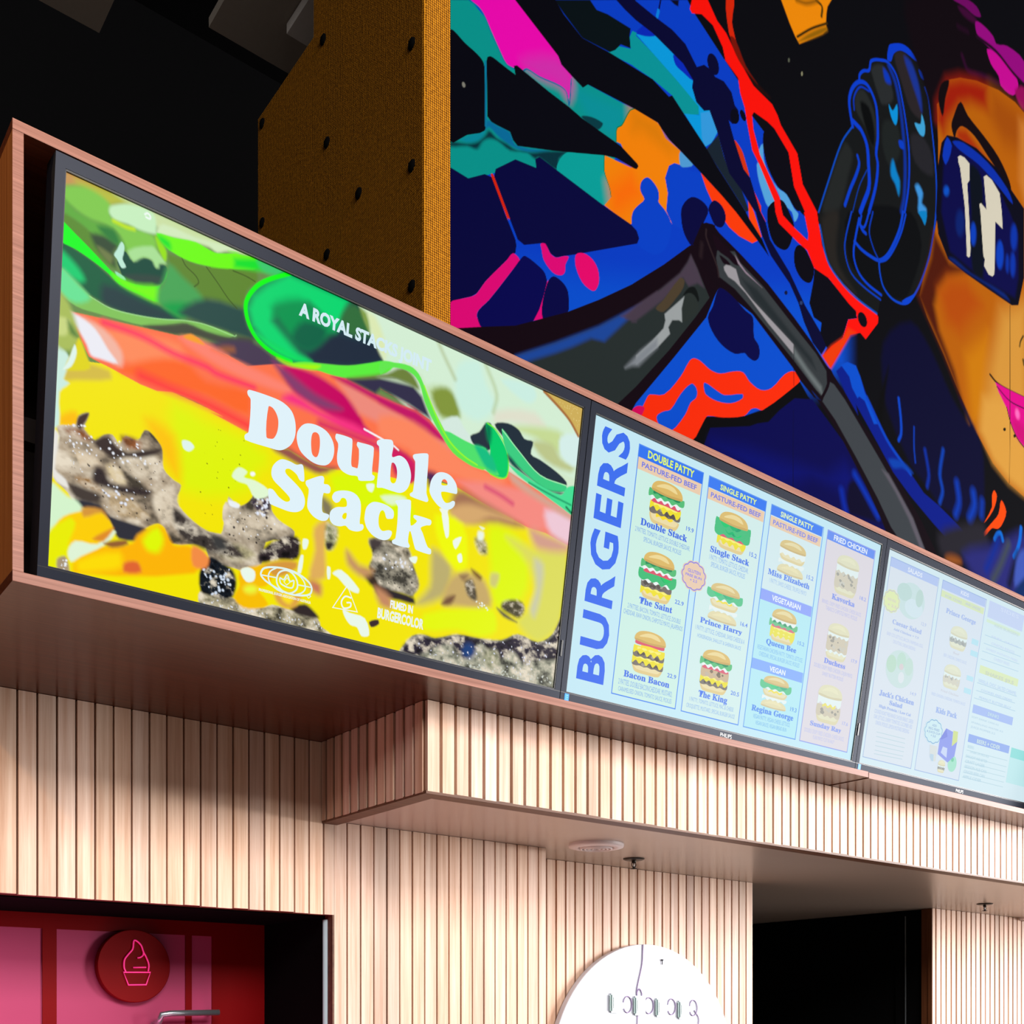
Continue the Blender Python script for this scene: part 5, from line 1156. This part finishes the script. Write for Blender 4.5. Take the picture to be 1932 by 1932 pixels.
l 226,246,240 w=4 c | 1082,1246 1091,1237 1103,1244 1093,1255
l 240,248,248 w=8 c | 1278,1158 1214,1267 1339,1259
l 240,248,248 w=7 | 1303,1206 1272,1206 1255,1234 1268,1257 1301,1245 1302,1228 1281,1231
T 214,238,246 x .05 | 950,142 1613,139 962,93 ; A ROYAL STACKS JOINT
T 240,246,250 x .045 | 1506,1203 1630,1200 1504,1169 ; FILMED IN
T 236,246,240 x .045 | 1443,1259 1696,1260 1442,1217 ; BURGERCOLOR
T 236,244,240 x .03 | 859,1276 1105,1277 860,1266 ; PROFESSIONAL BURGER ASSOCIATION OF AUSTRALIA'''
MENU2 = '''r 198,234,246 | 0,0 2523,1388
r 207,240,230 | 325,49 828,1338
r 212,238,236 | 872,50 1373,1340
r 214,236,240 | 1416,52 1910,525
r 184,234,244 | 1421,529 1921,1341
r 222,219,227 | 1960,53 2469,1341
r 52,118,242 | 325,49 825,112
r 236,206,176 | 330,112 819,172
r 62,126,244 | 872,50 1368,110
r 236,206,176 | 878,113 1364,171
r 78,136,246 | 1416,52 1912,111
r 234,208,180 | 1420,116 1907,172
r 150,172,250 | 1421,529 1911,591
r 140,180,250 | 1417,931 1911,992
r 112,152,244 | 1960,53 2462,109
f 82,140,242 w=3 | 325,49 828,1338
f 92,150,242 w=3 | 872,50 1373,1340
f 110,165,240 w=3 | 1416,52 1921,1341
f 150,168,238 w=3 | 1960,53 2469,1341
T 62,112,240 n .028 | 254,1305 245,32 69,1306 ; BURGERS
T 226,250,112 n .03 | 396,100 754,97 396,62 ; DOUBLE PATTY
T 110,120,228 n .02 | 360,154 785,156 360,129 ; PASTURE-FED BEEF
T 60,106,228 s .018 | 397,439 759,437 396,404 ; Double Stack
T 84,130,232 n .015 | 742,380 802,377 739,356 ; 19.9
T 120,165,232 n .0 | 364,482 790,476 359,454 ; 2 PATTIES, TOMATO, LETTUCE, DOUBLE CHEDDAR,
T 120,165,232 n .0 | 433,520 726,513 431,492 ; SPECIAL BURGER SAUCE, PICKLES
T 70,116,232 s .018 | 452,834 710,831 448,800 ; The Saint
T 90,134,234 n .015 | 722,778 793,772 719,753 ; 22.9
T 125,170,234 n .0 | 373,877 785,872 370,849 ; 2 PATTIES, BACON, TOMATO, LETTUCE, DOUBLE
T 125,170,234 n .0 | 348,911 807,908 345,884 ; CHEDDAR, RAW ONION, CHIPOTLE MAYO, JALAPENOS
T 72,118,234 s .018 | 400,1234 757,1228 398,1198 ; Bacon Bacon
T 92,136,236 n .015 | 731,1176 803,1173 728,1152 ; 22.9
T 130,174,236 n .0 | 368,1275 789,1278 364,1247 ; 2 PATTIES, DOUBLE BACON/CHEDDAR, MUSTARD,
T 130,174,236 n .0 | 373,1318 789,1307 371,1288 ; CARAMELISED ONION, TOMATO SAUCE, PICKLES
T 224,248,150 n .03 | 971,99 1285,95 969,69 ; SINGLE PATTY
T 118,128,230 n .02 | 903,157 1334,154 901,130 ; PASTURE-FED BEEF
T 76,122,234 s .018 | 951,439 1288,437 948,406 ; Single Stack
T 96,140,236 n .015 | 1280,383 1345,379 1277,357 ; 15.2
T 135,178,238 n .0 | 951,482 1289,478 947,452 ; 1 PATTY, TOMATO, LETTUCE, CHEDDAR,
T 135,178,238 n .0 | 971,517 1266,514 968,489 ; SPECIAL BURGER SAUCE, PICKLES
T 86,130,236 s .018 | 939,834 1302,823 936,800 ; Prince Harry
T 104,146,238 n .015 | 1279,778 1342,774 1275,753 ; 16.4
T 140,182,238 n .0 | 909,875 1334,873 906,848 ; 1 PATTY, LETTUCE, CHEDDAR, SWISS CHEESE & A
T 140,182,238 n .0 | 932,918 1309,909 930,892 ; HORSERADISH, SHALLOT & GHERKIN SAUCE
T 84,130,238 s .018 | 999,1233 1249,1232 996,1198 ; The King
T 104,146,238 n .015 | 1270,1178 1345,1173 1266,1152 ; 20.5
T 145,186,238 n .0 | 931,1273 1313,1266 928,1246 ; 1 PATTY, TOMATO, LETTUCE, MAC & CHEESE
T 145,186,238 n .0 | 911,1309 1331,1307 908,1284 ; CROQUETTE, MUSTARD, SPECIAL BURGER SAUCE
T 226,248,190 n .03 | 1507,101 1820,96 1504,70 ; SINGLE PATTY
T 130,140,234 n .02 | 1449,161 1879,155 1446,132 ; PASTURE-FED BEEF
T 100,142,238 s .018 | 1461,439 1858,436 1460,406 ; Miss Elizabeth
T 125,160,240 n .015 | 1819,381 1886,380 1815,357 ; 15.2
T 160,195,240 n .0 | 1483,482 1837,480 1480,455 ; 1 PATTY, SWISS CHEESE, TRUFFLE MAYO
T 236,246,254 n .03 | 1525,577 1801,573 1518,545 ; VEGETARIAN
T 100,150,240 s .018 | 1525,832 1815,827 1522,799 ; Queen Bee
T 120,170,240 n .015 | 1818,775 1883,775 1815,753 ; 15.2
T 135,190,242 n .0 | 1451,875 1888,870 1447,847 ; VEGETARIAN CHICKPEA PATTY, TOMATO, LETTUCE,
T 135,190,242 n .0 | 1475,909 1863,907 1472,883 ; CHEDDAR, SPECIAL BURGER SAUCE, PICKLES
T 238,248,254 n .03 | 1587,980 1739,977 1580,949 ; VEGAN
T 92,146,240 s .018 | 1471,1235 1873,1227 1469,1198 ; Regina George
T 110,165,240 n .015 | 1832,1176 1894,1177 1828,1151 ; 19.3
T 125,185,240 n .0 | 1495,1275 1849,1271 1492,1248 ; VEGAN PATTY, VEGAN CHEESE, LETTUCE,
T 125,185,240 n .0 | 1523,1309 1821,1306 1520,1284 ; VEGAN SAUCE, VEGAN BREAD BUN
T 232,242,252 n .03 | 2029,100 2381,97 2027,68 ; FRIED CHICKEN
T 138,160,238 s .018 | 2087,441 2329,437 2084,407 ; Kavorka
T 160,175,238 n .015 | 2371,379 2439,379 2367,357 ; 18.2
T 190,195,238 n .0 | 1998,486 2412,477 1995,458 ; BRINED, CRISPY FRIED CHICKEN, CHEESE SAUCE,
T 190,195,238 n .0 | 2043,515 2375,516 2041,490 ; TABASCO CHIPOTLE MAYO, PICKLES
T 128,152,238 s .018 | 2097,831 2321,828 2095,799 ; Duchess
T 165,180,240 n .015 | 2376,773 2436,774 2373,752 ; 17.9
T 185,195,240 n .0 | 2005,871 2411,870 2001,845 ; DOUBLE CRISPY FRIED CHICKEN, CAJUN MAYO,
T 185,195,240 n .0 | 2098,910 2319,905 2094,885 ; SWEET BUTTER PICKLES
T 140,165,242 s .018 | 2044,1230 2372,1225 2042,1199 ; Sunday Ray
T 175,188,242 n .015 | 2373,1173 2434,1175 2370,1152 ; 17.6
T 195,202,242 n .0 | 1998,1275 2415,1276 1995,1249 ; DOUBLE CRISPY FRIED CHICKEN, CHEESE SAUCE,
T 195,202,242 n .0 | 2092,1307 2318,1309 2089,1283 ; PLAIN MAYO *CUT IN HALF*
b blwtcmyM .0 | 441,179 696,409
b blwtLWmcM .0 | 443,547 695,799
b btycmcmM .05 | 441,964 700,1194
b bLLtcM .1 | 986,190 1248,398
b bLwyMwp .25 | 987,583 1253,791
b blwtkcmM .12 | 987,955 1242,1195
b bwwMwp .3 | 1528,206 1794,399
b bwltccM .25 | 1540,604 1789,799
b bLwyMwp .3 | 1540,1000 1798,1188
b pwWkkM .5 | 2083,155 2332,396
b pwkkwM .45 | 2089,571 2324,796
b pwWykM .45 | 2076,953 2343,1192
g 234,206,180 130,124,232 | 846,599 107,83
T 140,132,232 n .02 | 793,587 898,582 791,567 ; GLUTEN
T 140,132,232 n .02 | 779,610 911,605 778,594 ; FREE BUN
T 140,132,232 n .02 | 818,631 877,630 816,616 ; + 2.5'''
MENU3 = '''r 212,234,242 | 0,0 2523,1388
r 217,228,238 | 43,45 622,1343
r 215,228,240 | 666,44 1251,1344
r 182,202,242 | 43,45 615,104
r 184,204,242 | 666,44 1242,101
r 215,232,192 | 667,111 1235,153
r 198,214,244 | 1292,41 1798,157
r 212,236,214 | 1292,171 1778,192
r 217,234,190 | 1300,497 1858,552
r 168,192,242 | 1289,781 1870,841
r 150,178,238 | 1291,994 1885,1052
r 145,222,220 | 1915,1000 2675,1185
r 190,232,236 | 1912,1074 2704,1267
f 160,186,228 w=2.5 | 43,45 622,1343
f 160,186,228 w=2.5 | 666,44 1251,1344
T 228,238,250 n .03 | 245,92 418,90 244,64 ; SALADS
o 202,226,228 | 335,263 161,115
o 192,220,218 | 246,224 86,56
o 210,230,238 | 376,302 107,57
o 190,218,214 | 425,226 44,57
g 222,236,184 200,200,210 | 115,313 98,75
T 215,205,205 n .02 | 67,313 163,313 65,298 ; ADD EGG
T 215,205,205 n .02 | 77,348 177,348 74,332 ; + 2.5
T 165,186,236 s .015 | 158,449 505,444 156,418 ; Caesar Salad
T 185,200,236 n .01 | 489,387 548,388 485,365 ; 12.9
T 175,194,236 s .015 | 182,487 482,481 180,469 ; Add Chicken + 7.9
T 190,204,240 n .0 | 116,530 548,528 113,507 ; BABY COS LETTUCE, BACON, PARMESAN, EGG,
T 190,204,240 n .0 | 196,567 462,565 192,544 ; CROUTONS, CAESAR DRESSING
o 203,226,226 | 318,716 163,123
o 190,222,205 | 215,698 57,57
o 192,224,212 | 323,661 53,57
o 196,224,216 | 418,681 49,58
o 220,230,236 | 346,766 35,37
o 216,210,214 | 332,697 25,21
T 150,176,236 s .018 | 126,922 539,914 125,885 ; Jack's Chicken
T 150,176,236 s .018 | 255,963 409,960 251,933 ; Salad
T 180,198,238 n .01 | 482,856 551,855 479,833 ; 14.9
T 158,182,236 s .015 | 143,998 523,996 141,979 ; High Protein / Low Cal
T 180,200,240 n .0 | 103,1043 564,1038 99,1014 ; COOKED ROAST FREE RANGE CHICKEN BREAST, GREEN
T 180,200,240 n .0 | 104,1077 561,1075 99,1049 ; OAK LETTUCE, CHERRY TOMATOES, CUCUMBER, RED
T 180,200,240 n .0 | 131,1114 533,1112 127,1086 ; ONION, PICKLES, LEMON MUSTARD DRESSING
l 188,214,224 w=4 | 160,1159 500,1154
l 188,214,224 w=4 | 163,1188 505,1183
l 188,214,224 w=4 | 163,1220 508,1213
l 188,214,224 w=4 | 165,1249 507,1241
l 188,214,224 w=4 | 167,1279 506,1271
l 188,214,224 w=4 | 165,1303 499,1293
T 226,236,250 n .03 | 906,86 1011,84 904,61 ; KIDS
T 195,205,225 n .01 | 722,148 936,144 720,130 ; FOR 12YRS
T 195,205,225 n .01 | 984,142 1190,139 982,122 ; AND UNDER
T 165,188,238 s .015 | 760,245 1154,242 758,212 ; Prince George
b pwmM .6 | 847,299 1082,457
T 205,205,215 n .0 | 929,492 1004,489 926,475 ; Beef
T 188,206,240 n .0 | 812,535 1113,527 808,510 ; BEEF, CHEDDAR, TOMATO SAUCE
b pwkM .6 | 839,565 1073,732
T 205,205,215 n .0 | 846,767 1075,767 844,750 ; Fried Chicken
T 184,204,240 n .0 | 735,815 1180,808 730,791 ; FRIED CHICKEN, CHEDDAR, TOMATO SAUCE
r 185,228,242 | 1138,340 1229,379
r 185,228,242 | 1145,420 1242,458
r 185,228,242 | 1145,598 1234,632
r 185,228,242 | 1136,687 1231,724
T 155,182,238 s .018 | 818,917 1095,917 816,880 ; Kids Pack
g 205,233,240 130,172,215 | 829,1051 126,91
T 150,180,215 n .02 | 801,1017 857,1016 798,1001 ; ADD
T 150,180,215 n .02 | 762,1044 901,1040 760,1026 ; REG FRIES
T 150,180,215 n .02 | 743,1067 917,1063 740,1051 ; & JUICE CUP
T 150,180,215 n .02 | 800,1089 864,1089 797,1073 ; + 5.0
p 145,160,236 f=5 | 984,1004 1076,1015 1087,1114 1149,1071 1142,1179 1065,1236 922,1195 921,1089
p 128,142,225 f=5 | 984,1004 1014,1059 950,1088 921,1089
p 200,215,245 f=5 | 974,1134 1034,1138 1042,1206 958,1180
p 206,222,150 f=5 | 1079,1005 1141,1004 1149,1073 1088,1116
p 214,222,222 f=5 | 810,1146 902,1145 909,1213 908,1250 858,1255 826,1225
p 186,212,230 f=5 | 828,1206 873,1206 880,1253 858,1255 826,1225
o 165,226,205 | 1128,1235 58,59
o 120,205,170 | 1124,1207 19,15
b pwmM .45 | 944,1229 1044,1318
T 215,228,250 n .0 | 1451,81 1716,80 1445,56 ; SIDES
T 200,220,225 n .02 | 1407,205 1754,198 1403,183 ; KIDS BURGERS
l 180,212,232 w=4 | 1298,284 1836,275
l 180,212,232 w=4 | 1298,342 1836,333
l 180,212,232 w=4 | 1293,399 1829,389
l 180,212,232 w=4 | 1293,454 1835,443
T 196,212,244 n .0 | 1392,288 1780,277 1388,268 ; FRIES  GRAVY
T 196,212,244 n .0 | 1401,336 1735,328 1396,313 ; ONION RINGS
T 196,212,244 n .0 | 1341,386 1799,373 1336,364 ; SWEET POTATO FRIES
T 196,212,244 n .0 | 1467,432 1694,427 1462,409 ; CHEESY FRIES
T 200,212,200 n .02 | 1381,553 1793,545 1375,524 ; SHAKES $9.5
T 180,204,240 n .0 | 1303,620 1860,616 1296,592 ; VANILLA, CHOC, SALTED CARAMEL
l 176,208,230 w=4 | 1293,625 1869,624
l 176,208,230 w=4 | 1298,680 1860,675
l 176,208,230 w=4 | 1284,736 1882,731
T 176,202,238 n .0 | 1360,679 1807,666 1356,657 ; COOKIES AND CREAM
T 176,202,238 n .0 | 1352,734 1812,723 1347,711 ; PEANUT BUTTER JELLY
T 196,224,236 n .03 | 1500,828 1660,824 1496,803 ; DRINKS
T 176,206,228 n .0 | 1291,882 1675,871 1288,863 ; SOFT DRINK CANS 4.5
T 176,206,228 n .0 | 1296,919 1752,908 1293,901 ; SPARKLING WATER 4.5
T 176,206,228 n .0 | 1300,951 1645,943 1296,932 ; JUICE POPPER 3.5
T 205,228,232 n .03 | 1409,1046 1748,1040 1403,1015 ; BEERS + CIDER
T 174,208,226 n .0 | 1300,1095 1386,1093 1296,1073 ; BEERS
l 184,214,226 w=4 | 1292,1112 1882,1106
l 184,214,226 w=4 | 1294,1157 1884,1153
l 184,214,226 w=4 | 1293,1196 1883,1193
l 184,214,226 w=4 | 1292,1235 1882,1230
l 184,214,226 w=4 | 1291,1274 1881,1271
l 184,214,226 w=4 | 1292,1309 1880,1308
T 174,208,226 n .0 | 1346,1127 1610,1121 1343,1108 ; LAGER OR PALE ALE
T 174,208,226 n .0 | 1296,1166 1597,1163 1292,1144 ; DRAUGHT AND BITTER
T 174,208,226 n .0 | 1297,1202 1571,1203 1293,1180 ; CRAFT LAGER
T 174,208,226 n .0 | 1300,1240 1608,1240 1296,1218 ; SESSION ALE CAN
T 174,208,226 n .0 | 1298,1276 1594,1276 1294,1254 ; GINGER BEER CAN
T 174,208,226 n .0 | 1296,1312 1554,1314 1293,1292 ; APPLE CIDER'''
BZ = (SP - WS) / 2 - .0012                   # side bezel


def display(i, label, seed):
    x = SX + i * SP; yt = YSB - HS * math.sin(TILT)
    root = empty('menu_screen', (x, yt, SZ)); root.rotation_euler = (TILT, 0, 0)
    # local frame: x right, z up along the glass (top edge at 0), -y towards the viewer
    tag(root, label, 'menu screen', 'menu screens in the timber housing')
    bt, bb = .022, .028
    bm = bmesh.new()
    for a in ((-BZ, WS + BZ, 0, bt), (-BZ, WS + BZ, -HS - bb, -HS), (-BZ, 0, -HS, 0), (WS, WS + BZ, -HS, 0)):
        box(bm, a[0], a[1], -.006, .05, a[2], a[3], 0)
    for a in ((0, WS, -.0035, 0), (0, WS, -HS, -HS + .0015), (0, .0015, -HS, 0), (WS - .003, WS, -HS, 0)):
        box(bm, a[0], a[1], -.0052, .001, a[2], a[3], 1)
    box(bm, -BZ, WS + BZ, -.0061, -.0058, -HS - .003, -HS - .0015, 1)
    link('bezel', mesh(bm, 'bezel'), [M_bezel, M_bezelin], root)
    bm = bmesh.new(); box(bm, -BZ + .01, WS + BZ - .01, .051, .075, -HS - bb + .01, bt - .01)
    link('rear_cover', mesh(bm, 'rear_cover'), M_black, root)
    bm = bmesh.new(); box(bm, WS + .004, WS + .0095, -.0085, -.0062, -HS + .085, -HS + .125)
    link('sensor_bump', mesh(bm, 'sensor_bump'), M_bezelin, root)
    cu = bpy.data.curves.new('t', 'FONT'); cu.body = 'PHILIPS'; cu.size = .0165;  cu.align_x = 'CENTER'; cu.extrude = .0003
    tmp = bpy.data.objects.new('t', cu); me_ = bpy.data.meshes.new_from_object(tmp); bpy.data.objects.remove(tmp)
    if i > 0: link('brand_lettering', me_, M_white, root, (WS / 2, -.0068, -HS - .0205), (math.pi / 2, 0, 0))
    if i > 0:
        st = bmesh.new(); box(st, -.004, .011, -.0066, -.0062, -HS - .0235, -HS - .004)
        sk = link('energy_sticker', mesh(st, 'energy_sticker'), M_sticker, root)
        st = bmesh.new()
        for zz in (.0075, .0125, .0175): box(st, -.001, .008, -.0069, -.0067, -HS - zz - .0012, -HS - zz)
        link('sticker_print', mesh(st, 'sticker_print'), plain('sticker_pale', (120, 200, 250), .5), sk)
    return root


def items_of(txt):
    out = []
    for ln in txt.strip().split('\n'):
        head, body = ln.split(' | ', 1); out.append((head.split(), body))
    return out


# burger advert
d1 = display(0, 'large screen at the left showing a melting cheese burger close-up titled Double Stack', 1)
nc, nr = 880, 486
uu = np.linspace(0, WS, nc); vv = np.linspace(0, HS, nr); U, V = np.meshgrid(uu, vv)
cv = Canvas(U, V, lin((105, 140, 75))); vec = cv.run(BURGER)
me = grid_mesh('screen_picture', U, np.zeros_like(U), -V, np.clip(cv.C, 0, 1))
pic = link('screen_picture', me, M_screen, d1)
pr = Print(); print_layers(pr, vec, 4)
link('title_lettering', pr.mesh('title_lettering'), M_screen, pic)
# menus; glare wash is painted into the pale colours, stronger to the right
for i, txt, lab in ((1, MENU2, 'middle screen listing burgers with the word BURGERS running up its left side'), (2, MENU3, 'pale washed out screen at the right listing salads, kids meals and drinks')):
    dr = display(i, lab, i)
    pr = Print(); print_layers(pr, items_of(txt), 1)
    link('screen_menu', pr.mesh('screen_menu'), M_screen, dr)

# ---------------------------------------------------------------- soffit fittings
def vent(x, y, r, lab):
    bm = bmesh.new()
    prof = [(r, 0), (r, -.006), (r * .985, -.010), (r * .70, -.014), (r * .66, -.012), (r * .66, -.004)]
    lathe(bm, prof, 56)
    o_ = empty('air_diffuser', (x, y, ZC)); tag(o_, lab, 'air vent', 'round vents in the soffit')
    link('flange', mesh(bm, 'flange', True), M_plastic, o_)
    for k in range(4):
        rr = r * (.60 - .14 * k); bm = bmesh.new()
        lathe(bm, [(rr, -.003), (rr - r * .02, -.017), (rr - r * .075, -.017), (rr - r * .05, -.003)], 48)
        link('ring', mesh(bm, 'ring', True), M_plastic, o_)
    bm = bmesh.new(); lathe(bm, [(r * .64, -.001), (0, -.001)], 40); link('throat', mesh(bm, 'throat'), plain('vent_throat', (120, 96, 100), .8), o_)
    return o_


vent(2.372, 2.592, .088, 'round white plastic air vent above the circular sign')
vent(6.03, 3.00, .10, 'round white air vent cut off at the right picture edge')


def sprinkler(x, y, lab):
    r = empty('fire_sprinkler', (x, y, ZC)); tag(r, lab, 'sprinkler', 'fire sprinklers under the soffit')
    bm = bmesh.new(); lathe(bm, [(.038, 0), (.037, -.003), (.030, -.006), (.012, -.008), (0, -.008)], 32); link('escutcheon', mesh(bm, 'e', True), M_metal, r)
    bm = bmesh.new(); lathe(bm, [(.008, -.006), (.008, -.014), (.006, -.016), (0, -.016)], 16); link('nozzle', mesh(bm, 'n', True), M_metal, r)
    bm = bmesh.new()
    for s in (-1, 1): tube(bm, [(s * .007, 0, -.012), (s * .010, 0, -.019), (s * .009, 0, -.026), (s * .002, 0, -.032)], .0016, 8)
    link('frame', mesh(bm, 'f'), M_metal, r)
    bm = bmesh.new(); lathe(bm, [(0, -.014), (.0022, -.014), (.0022, -.030), (0, -.030)], 10); link('bulb', mesh(bm, 'b', True), M_steel, r)
    bm = bmesh.new(); lathe(bm, [(0, -.031), (.004, -.031), (.006, -.033), (.013, -.0345), (.013, -.0355), (0, -.0365)], 20); link('deflector', mesh(bm, 'd', True), M_metal, r)
    return r


sprinkler(2.688, 2.744, 'dark pendant sprinkler hanging just right of the round vent')
sprinkler(5.084, 2.776, 'dark pendant sprinkler beyond the doorway at the far right')

# ---------------------------------------------------------------- round white sign
CX, CZ, CR = 2.915, Z0 - .196, .47
YS = YC - .03
rs = empty('round_sign', (CX, YS, CZ)); tag(rs, 'round white sign board on slatted wall with unlit letter lamps', 'sign')
bm = bmesh.new(); lathe(bm, [(0, 0), (CR - .002, 0), (CR, -.002), (CR, -.024), (0, -.024)], 96)
link('disc', mesh(bm, 'disc'), M_signwhite, rs, (0, 0, 0), (math.pi / 2, 0, 0))
def sp3(P, y=-.003): return [(x - CX, y, z + Z0 - CZ) for x, z in P]
bm = bmesh.new()
w1 = smooth_path([(2.884, .272), (2.879, .20), (2.862, .14), (2.852, .10), (2.856, .075), (2.872, .072), (2.878, .09), (2.866, .108), (2.855, .095), (2.853, .06)], False, 5)
tube(bm, sp3(w1), .0022, 6)
for cx_, w_ in ((2.805, .022), (2.915, .024), (3.035, .022), (3.155, .022)):
    pts = [(cx_ + w_ * math.cos(a), .052 - (cx_ - 2.73) * .03 + .030 * math.sin(a)) for a in np.linspace(-2.6, 2.9, 18)]
    tube(bm, sp3(pts), .0020, 6)
tube(bm, sp3([(2.856, .02), (2.853, -.06), (2.852, -.2)]), .002, 6)
tube(bm, sp3(smooth_path([(3.16, .03), (3.185, .0), (3.18, -.04), (3.165, -.10)], False, 4)), .002, 6)
link('wire', mesh(bm, 'wire', True), M_wire, rs)
for k in range(4):
    cx_ = (2.742, 2.862, 2.975, 3.095)[k]; cz_ = (.055, .046, .040, .032)[k]
    bm = bmesh.new(); box(bm, -.030, .030, -.014, -.001, -.036, .036)
    bmesh.ops.bevel(bm, geom=bm.edges[:], offset=.007, segments=2, affect='EDGES')
    lc = link('letter_lamp', mesh(bm, 'letter_lamp'), M_led, rs, (cx_ - CX, 0, cz_ + Z0 - CZ))
    bm = bmesh.new(); box(bm, -.018, .018, -.0155, -.0142, -.020, .020); link('lamp_window', mesh(bm, 'lamp_window'), plain('led_window', (128, 156, 156), .2), lc)
bm = bmesh.new(); lathe(bm, [(0, 0), (.005, 0), (.005, .004), (.0022, .006), (.0022, .02), (0, .02)], 12)
link('hook', mesh(bm, 'hook'), M_nail, rs, (2.984 - CX, -.004, .2206 + Z0 - CZ), (math.pi, 0, 0))

# ---------------------------------------------------------------- soft-serve disc and rail in the hatch
dx, dz, dr_ = 1.0945, .150 + Z0, .105
ic = empty('ice_cream_sign', (dx, YR - .002, dz)); tag(ic, 'red disc with pink outline of an ice cream cup on the hatch wall', 'sign')
bm = bmesh.new(); lathe(bm, [(0, 0), (dr_, 0), (dr_, .022), (dr_ - .002, .024), (0, .024)], 64)
link('disc', mesh(bm, 'disc'), M_red, ic, (0, 0, 0), (math.pi / 2, 0, 0))
k = NT('neon_pink'); k.b.inputs['Base Color'].default_value = (*lin((240, 60, 140)), 1); k.b.inputs['Emission Color'].default_value = (*lin((240, 40, 130)), 1); k.b.inputs['Emission Strength'].default_value = .55
bm = bmesh.new()
S_ = .00165
def oc(P): return [((x - 1745) * S_ * .088, -.0275, -(y - 1110) * S_ * .088) for x, y in P]
def oc2(P): return [((x - 247) * .00155, -.0275, (1823 - y) * .00157) for x, y in P]
tube(bm, oc2(smooth_path([(230, 1834), (227, 1826), (228, 1812), (235, 1802), (243, 1792), (246, 1776), (258, 1784), (263, 1797), (268, 1806), (273, 1820), (272, 1832)], False, 4)), .0022, 8)
tube(bm, oc2(smooth_path([(263, 1797), (262, 1803), (257, 1807), (252, 1808)], False, 4)), .0020, 8)
tube(bm, oc2([(244, 1826), (268, 1825)]), .0020, 8)
tube(bm, oc2([(226, 1835), (276, 1834), (268, 1857), (235, 1858)]), .0024, 8, True)
link('outline', mesh(bm, 'outline', True), k.m, ic)
bm = bmesh.new()
zr = .010 + Z0
tube(bm, [(1.158, YR - .001, zr - .03), (1.158, YR - .05, zr - .02), (1.162, YR - .06, zr), (1.19, YR - .06, zr + .004), (1.335, YR - .06, zr + .007)], .009, 12)
tube(bm, [(1.325, YR - .06, zr + .007), (1.325, YR - .001, zr + .007)], .007, 10)
rl = link('grab_rail', mesh(bm, 'grab_rail', True), M_steel); tag(rl, 'short chrome rail on the red framed wall inside the hatch', 'rail')
